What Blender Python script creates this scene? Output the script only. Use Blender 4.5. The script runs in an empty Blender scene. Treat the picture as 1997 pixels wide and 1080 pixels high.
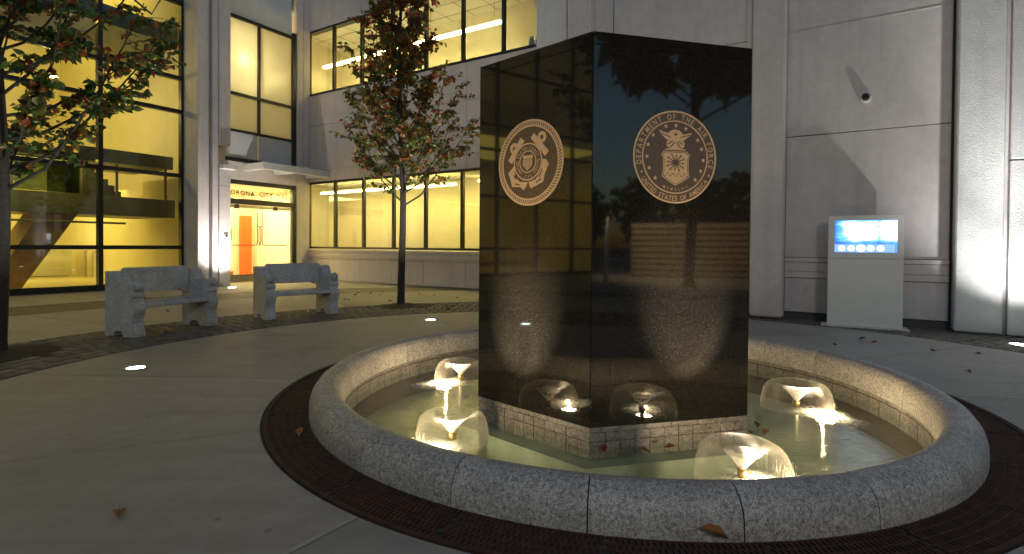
import bpy, bmesh, math, random
import numpy as np
from mathutils import Vector, Matrix, Euler
PI = math.pi
R = math.radians
random.seed(7)
sc = bpy.context.scene
COL = sc.collection

# ------------------------------------------------------------------ camera
F_PX, TILT, SHIFT, ROLL, CAM_H = 1047.0, 0.0132, -47.5, 0.0075, 1.30
fwd = Vector((0, math.cos(TILT), -math.sin(TILT)))
rt = Vector((1, 0, 0)); up = rt.cross(fwd)
cr = rt * math.cos(ROLL) + up * math.sin(ROLL)
cu = -rt * math.sin(ROLL) + up * math.cos(ROLL)
cam = bpy.data.cameras.new('camera'); cam_o = bpy.data.objects.new('camera', cam); COL.objects.link(cam_o)
m = Matrix.Identity(4)
for i in range(3):
    m[i][0], m[i][1], m[i][2] = cr[i], cu[i], -fwd[i]
m[2][3] = CAM_H
cam_o.matrix_world = m
cam.sensor_width = 36.0; cam.lens = 36.0 * F_PX / 1997.0; cam.shift_y = SHIFT / 1997.0
cam.clip_start = 0.05; cam.clip_end = 2000
sc.camera = cam_o

# ------------------------------------------------------------------ world, exposure
w = bpy.data.worlds.new('World'); sc.world = w; w.use_nodes = True
nt = w.node_tree; nt.nodes.clear()
sky = nt.nodes.new('ShaderNodeTexSky'); sky.sky_type = 'NISHITA'; sky.sun_disc = False
sky.sun_elevation = R(3.0); sky.sun_rotation = R(0); sky.altitude = 200; sky.dust_density = 1.0; sky.ozone_density = 2.2
bg = nt.nodes.new('ShaderNodeBackground'); bg.inputs[1].default_value = 0.15
wo = nt.nodes.new('ShaderNodeOutputWorld')
nt.links.new(sky.outputs[0], bg.inputs[0]); nt.links.new(bg.outputs[0], wo.inputs[0])
vs = sc.view_settings
vs.view_transform = 'Standard'; vs.look = 'None'; vs.exposure = 0.85; vs.gamma = 1.0; vs.use_curve_mapping = False
sc.cycles.use_denoising = True
try: sc.cycles.denoiser = 'OPENIMAGEDENOISE'
except Exception: pass
sc.cycles.max_bounces = 7; sc.cycles.diffuse_bounces = 4; sc.cycles.glossy_bounces = 4; sc.cycles.transparent_max_bounces = 24
sc.cycles.sample_clamp_indirect = 4.0
sc.cycles.caustics_reflective = False; sc.cycles.caustics_refractive = False

# ------------------------------------------------------------------ frames of the place
TH = R(-32.4)
UX = Vector((math.cos(TH), math.sin(TH), 0)); VX = Vector((-math.sin(TH), math.cos(TH), 0))
def P(u, v, z=0.0): return UX * u + VX * v + Vector((0, 0, z))
FC = Vector((0.94, 5.02, 0.0))           # fountain centre
WZ = -0.17                               # water level

# ------------------------------------------------------------------ lamps
def lamp(kind, name, loc, power, color, direction=None, size=0.05, angle=60, blend=0.5, sy=None):
    l = bpy.data.lights.new(name, kind); o = bpy.data.objects.new(name, l); COL.objects.link(o)
    l.energy = power; l.color = color
    if kind == 'SPOT': l.spot_size = R(angle); l.spot_blend = blend; l.shadow_soft_size = size
    elif kind == 'POINT': l.shadow_soft_size = size
    elif kind == 'AREA':
        l.shape = 'RECTANGLE' if sy else 'SQUARE'; l.size = size
        if sy: l.size_y = sy
    o.location = loc
    if direction is not None:
        o.rotation_euler = Vector(direction).to_track_quat('-Z', 'Y').to_euler()
    return o
WARM = (1.0, 0.76, 0.13)
def area_uv(name, u, v, z, su, sv, power, color=WARM):
    o = lamp('AREA', name, P(u, v, z), power, color, size=su, sy=sv)
    o.rotation_euler = (0, 0, TH)
    return o
# inside the building (lit rooms)
area_uv('room_lamp', -13.0, 14.6, 3.62, 8.5, 0.5, 100)
area_uv('room_lamp', -12.5, 14.9, 9.7, 9.5, 0.6, 14)
area_uv('lobby_lamp', -23.0, 5.0, 10.4, 6, 12, 320)
area_uv('lobby_lamp', -24.0, 5.0, 3.2, 4, 10, 210)
area_uv('lobby_lamp', -23.0, -8.0, 6.5, 6, 15, 330)
area_uv('vestibule_lamp', -19.2, 11.2, 3.25, 2.2, 2.6, 230, (1, .84, .40))
lamp('POINT', 'stair_window_lamp', P(-17.62, 10.5, 7.5), 85, (1, .82, .40), size=0.08)
lamp('POINT', 'stair_lamp', P(-20.0, 6.1, 6.1), 120, (1, .78, .3), size=0.09)
area_uv('landing_fill', -17.6, 2.5, 7.4, .3, 9, 110)  # added fills under the slabs, brightening the beam and stair fronts
area_uv('landing_fill', -17.55, 2.5, 3.55, .25, 8, 50)

# ------------------------------------------------------------------ materials
def nodes(name):
    mt = bpy.data.materials.new(name); mt.use_nodes = True
    n = mt.node_tree; b = n.nodes['Principled BSDF']
    return mt, n, b
def tex(n, scale, detail=6, rough=.6, vec=None, typ='ShaderNodeTexNoise'):
    t = n.nodes.new(typ)
    t.inputs['Scale'].default_value = scale
    if typ == 'ShaderNodeTexNoise': t.inputs['Detail'].default_value = detail; t.inputs['Roughness'].default_value = rough
    if vec is None:
        vec = coord(n)
    n.links.new(vec, t.inputs['Vector'])
    return t
def coord(n):
    for x in n.nodes:
        if x.type == 'NEW_GEOMETRY': return x.outputs['Position']
    return n.nodes.new('ShaderNodeNewGeometry').outputs['Position']
def ramp(n, src, stops):
    r = n.nodes.new('ShaderNodeValToRGB'); e = r.color_ramp.elements
    while len(e) < len(stops): e.new(0.5)
    for k, (p, c) in enumerate(stops):
        e[k].position = p; e[k].color = (*c, 1)
    n.links.new(src, r.inputs[0]); return r.outputs[0]
def mix(n, fac, a, b, typ='MIX'):
    mx = n.nodes.new('ShaderNodeMix'); mx.data_type = 'RGBA'; mx.blend_type = typ
    for s, val in ((0, fac), (6, a), (7, b)):
        if isinstance(val, (int, float)): mx.inputs[s].default_value = val
        elif isinstance(val, tuple): mx.inputs[s].default_value = (*val, 1)
        else: n.links.new(val, mx.inputs[s])
    return mx.outputs[2]
def bump(n, b, src, strength, dist=0.01):
    bp = n.nodes.new('ShaderNodeBump'); bp.inputs['Strength'].default_value = strength; bp.inputs['Distance'].default_value = dist
    n.links.new(src, bp.inputs['Height']); n.links.new(bp.outputs[0], b.inputs['Normal'])
def mul(c, k): return tuple(x * k for x in c)
def simple(name, c, rough=.6, metal=0.0, var=0.0, scale=6.0, bumps=0.0, bscale=80, bd=.003, coat=0):
    mt, n, b = nodes(name)
    b.inputs['Base Color'].default_value = (*c, 1); b.inputs['Roughness'].default_value = rough; b.inputs['Metallic'].default_value = metal
    b.inputs['Coat Weight'].default_value = coat
    if var:
        t = tex(n, scale)
        n.links.new(ramp(n, t.outputs[0], [(.3, mul(c, 1 - var)), (.7, mul(c, 1 + var))]), b.inputs['Base Color'])
    if bumps:
        t2 = tex(n, bscale, 4); bump(n, b, t2.outputs[0], bumps, bd)
    return mt
def emis(name, c, s):
    mt, n, b = nodes(name)
    b.inputs['Base Color'].default_value = (.8, .8, .8, 1)
    b.inputs['Emission Color'].default_value = (*c, 1); b.inputs['Emission Strength'].default_value = s
    return mt
M = {}
def stucco(name, c, bs):
    mt, n, b = nodes(name)
    t = tex(n, 0.9, 8, .65); t2 = tex(n, 7, 6); t3 = tex(n, 60, 5, .6)
    base = ramp(n, t.outputs[0], [(.3, mul(c, .86)), (.7, mul(c, 1.08))])
    base = mix(n, .35, base, ramp(n, t2.outputs[0], [(.35, mul(c, .82)), (.65, mul(c, 1.1))]))
    # streaks of rain dirt
    mp = n.nodes.new('ShaderNodeMapping'); mp.inputs['Scale'].default_value = (5, 5, .25); n.links.new(coord(n), mp.inputs[0])
    ts = tex(n, 1.0, 5, .6, mp.outputs[0])
    base = mix(n, ramp(n, ts.outputs[0], [(.48, (0, 0, 0)), (.75, (.5, .5, .5))]), base, mul(c, .74))
    n.links.new(base, b.inputs['Base Color'])
    b.inputs['Roughness'].default_value = .85
    bump(n, b, t3.outputs[0], bs, .012)
    return mt
M['wall'] = stucco('precast_wall', (.68, .605, .585), .25)
M['rough'] = stucco('textured_stucco', (.68, .65, .64), .9)
M['backing'] = simple('dark_joint_backing', (.10, .095, .09), .9)  # even dark colour of the backing, grid and joint strips
M['white_paint'] = simple('white_paint', (.72, .71, .68), .5, var=.05, scale=3)
M['spandrel'] = simple('white_glass_panel', (.62, .63, .66), .25, var=.04, scale=2)
M['frame'] = simple('dark_bronze_aluminium', (.018, .017, .015), .35, metal=.0, var=.3, scale=20)
M['room'] = simple('painted_room_wall', (.82, .76, .60), .8, var=.05, scale=1.5)
M['ceil'] = simple('ceiling_board', (.75, .73, .68), .8, var=.03, scale=3)
M['roomfloor'] = simple('lobby_floor', (.62, .56, .40), .25, var=.1, scale=3)
M['steel_dark'] = simple('dark_painted_steel', (.11, .12, .095), .5, var=.2, scale=4)
M['wood'] = simple('stair_soffit_brown', (.46, .27, .10), .5, var=.2, scale=5)
M['base'] = simple('red_brown_baseboard', (.35, .10, .04), .5)
M['orange'] = simple('orange_door_paint', (.80, .10, .01), .5)
M['chrome'] = simple('brushed_steel', (.35, .33, .30), .3, metal=1.0)
M['brass'] = simple('nozzle_brass', (.72, .48, .14), .28, metal=1.0, var=.15, scale=60)
M['black'] = simple('black_plastic', (.012, .012, .013), .15)
M['strip'] = emis('fluorescent_diffuser', (1, .84, .36), 19)
M['lens'] = emis('ground_light_lens', (.86, 1.0, .92), 16)
M['poollens'] = emis('pool_light_lens', (1, .80, .52), 170)
M['kiosk'] = simple('kiosk_white_enamel', (.80, .77, .72), .45, var=.03, scale=2)
def glass(name, tint, rough=.01, refl=1.0, ior=1.5):
    mt = bpy.data.materials.new(name); mt.use_nodes = True; n = mt.node_tree; n.nodes.clear()
    o = n.nodes.new('ShaderNodeOutputMaterial'); mx = n.nodes.new('ShaderNodeMixShader'); fr = n.nodes.new('ShaderNodeFresnel'); fr.inputs[0].default_value = ior
    geo = n.nodes.new('ShaderNodeNewGeometry'); io = n.nodes.new('ShaderNodeMapRange'); io.inputs[3].default_value = ior; io.inputs[4].default_value = 1 / ior
    n.links.new(geo.outputs['Backfacing'], io.inputs[0]); n.links.new(io.outputs[0], fr.inputs[0])   # a thin pane mirrors alike on both faces
    tr = n.nodes.new('ShaderNodeBsdfTransparent'); tr.inputs[0].default_value = (*tint, 1)
    gl = n.nodes.new('ShaderNodeBsdfGlossy'); gl.inputs['Roughness'].default_value = rough; gl.inputs[0].default_value = (refl, refl, refl, 1)
    n.links.new(fr.outputs[0], mx.inputs[0]); n.links.new(tr.outputs[0], mx.inputs[1]); n.links.new(gl.outputs[0], mx.inputs[2]); n.links.new(mx.outputs[0], o.inputs[0])
    return mt, n, gl, fr
M['glass'] = glass('window_glass', (.86, .86, .80))[0]
M['railglass'] = glass('green_rail_glass', (.45, .55, .40))[0]
mt = bpy.data.materials.new('frosted_glass'); mt.use_nodes = True; n = mt.node_tree; n.nodes.clear()
o_ = n.nodes.new('ShaderNodeOutputMaterial'); mx_ = n.nodes.new('ShaderNodeMixShader'); mx_.inputs[0].default_value = .12
ts_ = n.nodes.new('ShaderNodeBsdfTranslucent'); ts_.inputs[0].default_value = (.8, .8, .74, 1)
gl_ = n.nodes.new('ShaderNodeBsdfGlossy'); gl_.inputs['Roughness'].default_value = .2
n.links.new(ts_.outputs[0], mx_.inputs[1]); n.links.new(gl_.outputs[0], mx_.inputs[2]); n.links.new(mx_.outputs[0], o_.inputs[0]); M['frost'] = mt

def concrete(name, c, wear=.5):
    mt, n, b = nodes(name)
    oi = n.nodes.new('ShaderNodeObjectInfo')
    t = tex(n, .7, 8, .62); t2 = tex(n, 5, 8, .65); t3 = tex(n, 120, 4)
    base = ramp(n, t.outputs[0], [(.32, mul(c, .68)), (.52, c), (.72, mul(c, 1.2))])
    base = mix(n, wear, base, ramp(n, t2.outputs[0], [(.35, mul(c, .62)), (.62, mul(c, 1.12))]))
    # drag marks from the finishing broom, and grime blotches
    mp = n.nodes.new('ShaderNodeMapping'); mp.inputs['Rotation'].default_value = (0, 0, .35); mp.inputs['Scale'].default_value = (.5, 5, 1); n.links.new(coord(n), mp.inputs[0])
    td = tex(n, 1.2, 6, .6, mp.outputs[0])
    base = mix(n, ramp(n, td.outputs[0], [(.5, (0, 0, 0)), (.75, (.5, .5, .5))]), base, mul(c, .62))
    vo = n.nodes.new('ShaderNodeTexVoronoi'); vo.inputs['Scale'].default_value = 3.1; n.links.new(coord(n), vo.inputs['Vector'])
    base = mix(n, ramp(n, vo.outputs['Distance'], [(.03, (.75,) * 3), (.075, (0, 0, 0))]), base, mul(c, .42))
    tw_ = tex(n, 2.2, 3, .6); wv = n.nodes.new('ShaderNodeVectorMath'); wv.operation = 'ADD'; n.links.new(coord(n), wv.inputs[0])
    sw = n.nodes.new('ShaderNodeVectorMath'); sw.operation = 'SCALE'; sw.inputs['Scale'].default_value = .5; n.links.new(tw_.outputs['Color'], sw.inputs[0]); n.links.new(sw.outputs[0], wv.inputs[1])
    vc = n.nodes.new('ShaderNodeTexVoronoi'); vc.feature = 'DISTANCE_TO_EDGE'; vc.inputs['Scale'].default_value = .33; n.links.new(wv.outputs[0], vc.inputs['Vector'])
    base = mix(n, ramp(n, vc.outputs['Distance'], [(.001, (.4,) * 3), (.004, (0, 0, 0))]), base, mul(c, .4))
    tb_ = tex(n, .38, 5, .7)
    base = mix(n, ramp(n, tb_.outputs[0], [(.56, (0, 0, 0)), (.66, (.55,) * 3)]), base, mul(c, .58))
    rv = ramp(n, oi.outputs['Random'], [(0, (.88, .88, .88)), (1, (1.1, 1.09, 1.07))])
    base = mix(n, 1.0, base, rv, 'MULTIPLY')
    n.links.new(base, b.inputs['Base Color'])
    n.links.new(ramp(n, t2.outputs[0], [(.3, (.5,) * 3), (.7, (.8,) * 3)]), b.inputs['Roughness'])
    bump(n, b, t3.outputs[0], .25, .004)
    return mt
M['slab'] = concrete('plaza_concrete', (.31, .285, .255))
M['ground'] = simple('joint_bed', (.05, .047, .04), .9, var=.3)
M['seal_joint'] = simple('pale_joint_sealant', (.36, .34, .30), .7, var=.1, scale=30)
def sett():
    mt, n, b = nodes('sett_stone')
    oi = n.nodes.new('ShaderNodeObjectInfo')
    t = tex(n, 9, 6); t2 = tex(n, 90, 4)
    c = (.14, .125, .105)
    base = ramp(n, t.outputs[0], [(.3, mul(c, .65)), (.7, mul(c, 1.25))])
    base = mix(n, 1.0, base, ramp(n, oi.outputs['Random'], [(0, (.65, .66, .68)), (1, (1.2, 1.17, 1.1))]), 'MULTIPLY')
    n.links.new(base, b.inputs['Base Color']); b.inputs['Roughness'].default_value = .7
    bump(n, b, t2.outputs[0], .5, .006)
    return mt
M['sett'] = sett()
M['soil'] = simple('tree_pit_soil', (.035, .027, .018), .95, var=.4, scale=18, bumps=.8, bscale=40, bd=.02)
def granite(name, lo, mid, hi, scale=95, rough=.55, contrast=1.0):
    mt, n, b = nodes(name)
    oi = n.nodes.new('ShaderNodeObjectInfo')
    tc = n.nodes.new('ShaderNodeTexCoord'); ad = n.nodes.new('ShaderNodeVectorMath'); ad.operation = 'ADD'
    sc_ = n.nodes.new('ShaderNodeVectorMath'); sc_.operation = 'SCALE'; sc_.inputs['Scale'].default_value = 37.0
    cb = n.nodes.new('ShaderNodeCombineXYZ')
    n.links.new(oi.outputs['Random'], cb.inputs[0]); n.links.new(oi.outputs['Random'], cb.inputs[2]); n.links.new(cb.outputs[0], sc_.inputs[0])
    n.links.new(tc.outputs['Object'], ad.inputs[0]); n.links.new(sc_.outputs[0], ad.inputs[1])
    v = ad.outputs[0]
    t = tex(n, scale, 3, .7, v); t2 = tex(n, scale * .35, 4, .7, v); t3 = tex(n, 3, 5, .6, v)
    base = ramp(n, t.outputs[0], [(.36, lo), (.5, mid), (.62, hi)])
    base = mix(n, .4, base, ramp(n, t2.outputs[0], [(.38, lo), (.6, hi)]))
    base = mix(n, 1.0, base, ramp(n, t3.outputs[0], [(.3, (.78, .78, .78)), (.7, (1.1, 1.1, 1.1))]), 'MULTIPLY')
    base = mix(n, 1.0, base, ramp(n, oi.outputs['Random'], [(0, (.9, .9, .9)), (1, (1.07, 1.06, 1.05))]), 'MULTIPLY')
    n.links.new(base, b.inputs['Base Color']); b.inputs['Roughness'].default_value = rough
    bump(n, b, t.outputs[0], .15, .002)
    return mt
M['rim'] = granite('grey_speckled_granite', (.07, .065, .06), (.36, .335, .31), (.66, .62, .58), 130)
M['bench'] = granite('bench_granite', (.30, .29, .28), (.58, .56, .54), (.72, .70, .68), 70, .7)
M['tile'] = granite('basin_granite_tile', (.05, .046, .042), (.20, .185, .165), (.36, .335, .30), 80, .45)
M['grout'] = simple('dark_grout', (.03, .027, .022), .8)
M['grate'] = simple('rusted_cast_iron', (.050, .019, .011), .9, metal=0, var=.5, scale=14, bumps=.3, bscale=200)
M['pit'] = simple('drain_pit', (.006, .005, .004), .9)
M['pool'] = simple('pool_floor_render', (.40, .43, .33), .6, var=.3, scale=2.5)
def black_granite():
    mt, n, b = nodes('polished_black_granite')
    tc = n.nodes.new('ShaderNodeNewGeometry')
    t = tex(n, 210, 2, .5); t2 = tex(n, 75, 3, .6)
    base = ramp(n, t.outputs[0], [(.42, (.006, .0058, .005)), (.60, (.020, .018, .015)), (.74, (.10, .09, .072))])
    base = mix(n, .35, base, ramp(n, t2.outputs[0], [(.4, (.006, .0055, .005)), (.62, (.035, .031, .025))]))
    n.links.new(base, b.inputs['Base Color'])
    b.inputs['Roughness'].default_value = .035; b.inputs['IOR'].default_value = 1.62
    return mt
M['mono'] = black_granite()
M['seal_hi'] = simple('etched_stone', (.66, .45, .26), .7, var=.08, scale=40)
M['seal_lo'] = simple('matt_etched_ground', (.115, .08, .058), .30, var=.1, scale=60)
def leafmat(name, c, c2):
    mt, n, b = nodes(name)
    t = tex(n, 14, 3)
    n.links.new(ramp(n, t.outputs[0], [(.3, c), (.7, c2)]), b.inputs['Base Color'])
    b.inputs['Roughness'].default_value = .42
    tl = n.nodes.new('ShaderNodeBsdfTranslucent'); ms = n.nodes.new('ShaderNodeMixShader'); ms.inputs[0].default_value = .28
    n.links.new(ramp(n, t.outputs[0], [(.3, mul(c, 1.4)), (.7, mul(c2, 1.4))]), tl.inputs[0])
    out = n.nodes['Material Output']
    n.links.new(b.outputs[0], ms.inputs[1]); n.links.new(tl.outputs[0], ms.inputs[2]); n.links.new(ms.outputs[0], out.inputs[0])
    return mt
LEAF = [leafmat('leaf_green', (.055, .11, .02), (.09, .15, .03)), leafmat('leaf_deep_green', (.03, .07, .016), (.055, .10, .022)),
        leafmat('leaf_olive', (.15, .14, .028), (.22, .16, .03)), leafmat('leaf_orange', (.34, .10, .022), (.40, .16, .03)),
        leafmat('leaf_red', (.28, .035, .018), (.34, .07, .022)), leafmat('leaf_brown', (.12, .06, .028), (.18, .08, .032))]
M['bark'] = simple('pear_bark', (.045, .034, .026), .85, var=.4, scale=25, bumps=.9, bscale=45, bd=.012)

# water
mt, n, gl, fr = glass('fountain_water', (.80, .87, .76), .06, 1.0, 1.33)
t = tex(n, 9, 4, .55); mp = n.nodes.new('ShaderNodeMapping'); mp.inputs['Scale'].default_value = (1, 2.6, 1); n.links.new(coord(n), mp.inputs[0]); n.links.new(mp.outputs[0], t.inputs['Vector'])
bp = n.nodes.new('ShaderNodeBump'); bp.inputs['Strength'].default_value = .35; bp.inputs['Distance'].default_value = .02
n.links.new(t.outputs[0], bp.inputs['Height']); n.links.new(bp.outputs[0], gl.inputs['Normal']); n.links.new(bp.outputs[0], fr.inputs['Normal'])
M['water'] = mt
def sheet(name, dens, edge, attr=False):
    mt = bpy.data.materials.new(name); mt.use_nodes = True; n = mt.node_tree; n.nodes.clear()
    o = n.nodes.new('ShaderNodeOutputMaterial'); mx = n.nodes.new('ShaderNodeMixShader'); tr = n.nodes.new('ShaderNodeBsdfTransparent')
    ad = n.nodes.new('ShaderNodeMixShader'); ad.inputs[0].default_value = .55
    df = n.nodes.new('ShaderNodeBsdfDiffuse'); df.inputs[0].default_value = (.85, .82, .76, 1)
    tl = n.nodes.new('ShaderNodeBsdfTranslucent'); tl.inputs[0].default_value = (.85, .82, .76, 1)
    lw = n.nodes.new('ShaderNodeLayerWeight'); lw.inputs[0].default_value = .35
    t = tex(n, 22, 3); mp = n.nodes.new('ShaderNodeMapping'); mp.inputs['Scale'].default_value = (1, 1, .25); n.links.new(coord(n), mp.inputs[0]); n.links.new(mp.outputs[0], t.inputs['Vector'])
    ma = n.nodes.new('ShaderNodeMath'); ma.operation = 'MULTIPLY_ADD'; ma.inputs[1].default_value = edge; ma.inputs[2].default_value = dens
    n.links.new(lw.outputs['Facing'], ma.inputs[0])
    mm = n.nodes.new('ShaderNodeMath'); mm.operation = 'MULTIPLY'; n.links.new(ma.outputs[0], mm.inputs[0])
    mr = n.nodes.new('ShaderNodeMapRange'); mr.inputs[1].default_value = .35; mr.inputs[2].default_value = .65; mr.inputs[3].default_value = .75; mr.inputs[4].default_value = 1.2
    n.links.new(t.outputs[0], mr.inputs[0]); n.links.new(mr.outputs[0], mm.inputs[1])
    fac = mm.outputs[0]
    if attr:
        at = n.nodes.new('ShaderNodeAttribute'); at.attribute_name = 'foam_amount'; m3 = n.nodes.new('ShaderNodeMath'); m3.operation = 'MULTIPLY'; m3.use_clamp = True
        mr.inputs[1].default_value = .36; mr.inputs[2].default_value = .62; mr.inputs[3].default_value = .35; mr.inputs[4].default_value = 1.3
        n.links.new(fac, m3.inputs[0]); n.links.new(at.outputs['Fac'], m3.inputs[1]); fac = m3.outputs[0]
    n.links.new(fac, mx.inputs[0]); n.links.new(df.outputs[0], ad.inputs[1]); n.links.new(tl.outputs[0], ad.inputs[2])
    n.links.new(tr.outputs[0], mx.inputs[1]); n.links.new(ad.outputs[0], mx.inputs[2]); n.links.new(mx.outputs[0], o.inputs[0])
    return mt
M['bell'] = sheet('thin_water_sheet', .010, .14)
M['jet'] = sheet('aerated_water', .24, .35)
M['froth'] = sheet('water_froth', .85, .1, True)

# ------------------------------------------------------------------ mesh helpers
class MB:
    def __init__(s): s.v = []; s.f = []; s.mi = []; s.sm = False
    def add(s, verts, faces, mi=0):
        o = len(s.v); s.v += [tuple(p) for p in verts]; s.f += [tuple(i + o for i in f) for f in faces]; s.mi += [mi] * len(faces); return s
    def hexa(s, c8, mi=0):
        return s.add(c8, [(0, 3, 2, 1), (4, 5, 6, 7), (0, 1, 5, 4), (1, 2, 6, 5), (2, 3, 7, 6), (3, 0, 4, 7)], mi)
    def box(s, x0, x1, y0, y1, z0, z1, mi=0):
        return s.hexa([(x0, y0, z0), (x1, y0, z0), (x1, y1, z0), (x0, y1, z0), (x0, y0, z1), (x1, y0, z1), (x1, y1, z1), (x0, y1, z1)], mi)
    def ub(s, u0, u1, v0, v1, z0, z1, mi=0):
        return s.hexa([P(u0, v0, z0), P(u1, v0, z0), P(u1, v1, z0), P(u0, v1, z0), P(u0, v0, z1), P(u1, v0, z1), P(u1, v1, z1), P(u0, v1, z1)], mi)
    def tube(s, pts, rads, n=8, mi=0, cap=True):
        pts = [Vector(p) for p in pts]; rings = []
        for i, p in enumerate(pts):
            d = (pts[min(i + 1, len(pts) - 1)] - pts[max(i - 1, 0)]).normalized()
            a = d.orthogonal() if i == 0 else (prev - d * prev.dot(d))
            a = a.normalized() if a.length > 1e-6 else d.orthogonal().normalized()
            prev = a; b = d.cross(a)
            r = rads[i] if isinstance(rads, (list, tuple)) else rads
            rings.append([p + (a * math.cos(t) + b * math.sin(t)) * r for t in [2 * PI * k / n for k in range(n)]])
        vs_ = [q for rr in rings for q in rr]; fs = []
        for i in range(len(pts) - 1):
            for k in range(n): fs.append((i * n + k, i * n + (k + 1) % n, (i + 1) * n + (k + 1) % n, (i + 1) * n + k))
        if cap: fs += [tuple(range(n - 1, -1, -1)), tuple((len(pts) - 1) * n + k for k in range(n))]
        return s.add(vs_, fs, mi)
    def lathe(s, prof, n=24, c=(0, 0, 0), mi=0, a0=0, a1=2 * PI, capend=False):
        full = abs(a1 - a0 - 2 * PI) < 1e-6; m_ = n if full else n + 1
        vs_ = []; fs = []
        for k in range(m_):
            a = a0 + (a1 - a0) * k / n
            for r, z in prof: vs_.append((c[0] + r * math.cos(a), c[1] + r * math.sin(a), c[2] + z))
        q = len(prof)
        for k in range(n):
            k2 = (k + 1) % m_
            for i in range(q - 1): fs.append((k * q + i, k2 * q + i, k2 * q + i + 1, k * q + i + 1))
        if capend:
            nv = len(vs_); vs_ += vs_[:q] + vs_[(m_ - 1) * q:m_ * q]
            fs += [tuple(nv + i for i in range(q - 1, -1, -1)), tuple(nv + q + i for i in range(q))]
        return s.add(vs_, fs, mi)
    def prism(s, poly, z0, z1, fn=lambda x, y, z: (x, y, z), mi=0):
        nn = len(poly)
        return s.add([fn(x, y, z0) for x, y in poly] + [fn(x, y, z1) for x, y in poly],
                     [tuple(range(nn - 1, -1, -1)), tuple(range(nn, 2 * nn))] + [(i, (i + 1) % nn, nn + (i + 1) % nn, nn + i) for i in range(nn)], mi)
    def mesh(s, name, mats):
        me = bpy.data.meshes.new(name); me.from_pydata(s.v, [], s.f)
        mats = mats if isinstance(mats, (list, tuple)) else [mats]
        for mm in mats: me.materials.append(mm)
        if len(mats) > 1: me.polygons.foreach_set('material_index', s.mi)
        if s.sm: me.polygons.foreach_set('use_smooth', [True] * len(me.polygons))
        me.update(); return me
def bevel(me, wdt=.01, seg=2, ang=40):
    bm = bmesh.new(); bm.from_mesh(me)
    bmesh.ops.remove_doubles(bm, verts=bm.verts, dist=1e-5)
    es = [e for e in bm.edges if len(e.link_faces) == 2 and e.calc_face_angle(0) > R(ang)]
    bmesh.ops.bevel(bm, geom=es, offset=wdt, segments=seg, affect='EDGES', profile=.6, clamp_overlap=True)
    bm.to_mesh(me); bm.free(); return me
ORG = {}
def link(name, me, parent=None, local=False):
    o = bpy.data.objects.new(name, me); COL.objects.link(o)
    if parent is not None:
        o.parent = parent
        if not local: o.location = -ORG.get(parent.name, Vector((0, 0, 0)))   # mesh built in place
    return o
def part(name, mb, mats, parent, local=False, bev=0, seg=2):
    me = mb.mesh(name, mats)
    if bev: bevel(me, bev, seg)
    o = link(name, me, parent, local)
    if not local: ORG[o.name] = Vector((0, 0, 0))
    return o
def tag(o, label=None, cat=None, group=None, kind=None):
    for k, val in (('label', label), ('category', cat), ('group', group), ('kind', kind)):
        if val: o[k] = val
    return o
def thing(name, loc=(0, 0, 0), rz=0.0, label=None, cat=None, group=None):
    o = bpy.data.objects.new(name, None); COL.objects.link(o); o.location = loc; o.rotation_euler = (0, 0, rz); o.empty_display_size = .2
    ORG[o.name] = Vector(loc) if rz == 0 else Vector((0, 0, 0))
    return tag(o, label, cat, group)
def copy_tree(o, parent=None):
    c = o.copy(); COL.objects.link(c)
    if parent is not None: c.parent = parent
    for ch in list(o.children): copy_tree(ch, c)
    return c

# ------------------------------------------------------------------ ground, plaza
def ang_pts(r, a0, a1, n): return [(FC.x + r * math.cos(a0 + (a1 - a0) * k / n), FC.y + r * math.sin(a0 + (a1 - a0) * k / n)) for k in range(n + 1)]
g = MB(); g.lathe([(2.5, -.016), (14, -.016), (60, -.016), (400, -.016)], 96, FC)
tag(part('ground', g, M['ground'], None), kind='structure')
plaza = tag(part('plaza_paving', MB().lathe([(2.94, -.03), (2.94, -.014), (2.99, -.014)], 96, FC), M['ground'], None), kind='structure')
def sector(r0, r1, a0, a1, gap=.006, n=10, top=0.0, parent=plaza, name='slab', mat=None):
    b0, b1 = a0 + gap / r0, a1 - gap / r0; c0, c1 = a0 + gap / r1, a1 - gap / r1
    inn = ang_pts(r0, b0, b1, n); out = ang_pts(r1, c0, c1, n)
    mb = MB(); nn = n + 1
    vs_ = [(x, y, top) for x, y in inn + out] + [(x, y, -.02) for x, y in inn + out]
    fs = [(i, nn + i, nn + i + 1, i + 1) for i in range(n)]
    fs += [(i + 1, 2 * nn + i + 1, 2 * nn + i, i) for i in range(n)] + [(nn + i, 3 * nn + i, 3 * nn + i + 1, nn + i + 1) for i in range(n)]
    fs += [(0, 2 * nn, 3 * nn, nn), (n, nn + n, 3 * nn + n, 2 * nn + n)]
    mb.add(vs_, fs)
    return part(name, mb, mat or M['slab'], parent)
joints = [22, 57.5, 87.5, 117.8, 147.5, 177.6, 205.5, 236, 266, 296, 326, 354]
for i, a in enumerate(joints):
    b = joints[(i + 1) % 12] + (360 if i == 11 else 0)
    sector(2.985, 5.72, R(a), R(b), n=12)
ja = R(236)
dirj = Vector((math.cos(ja), math.sin(ja), 0)); nj = Vector((-dirj.y, dirj.x, 0))
jm = MB(); q0 = FC + dirj * 2.99; q1 = FC + dirj * 5.7
jm.add([q0 + nj * .012 + Vector((0, 0, .003)), q0 - nj * .012 + Vector((0, 0, .003)), q1 - nj * .012 + Vector((0, 0, .003)), q1 + nj * .012 + Vector((0, 0, .003))], [(0, 1, 2, 3)])
part('joint_sealant', jm, M['seal_joint'], plaza)
for k in range(24): sector(7.53, 10.6, R(15 * k + 5), R(15 * k + 20), n=8)
for k in range(24): sector(12.25, 19.5, R(15 * k + 2), R(15 * k + 17), n=8)
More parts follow.
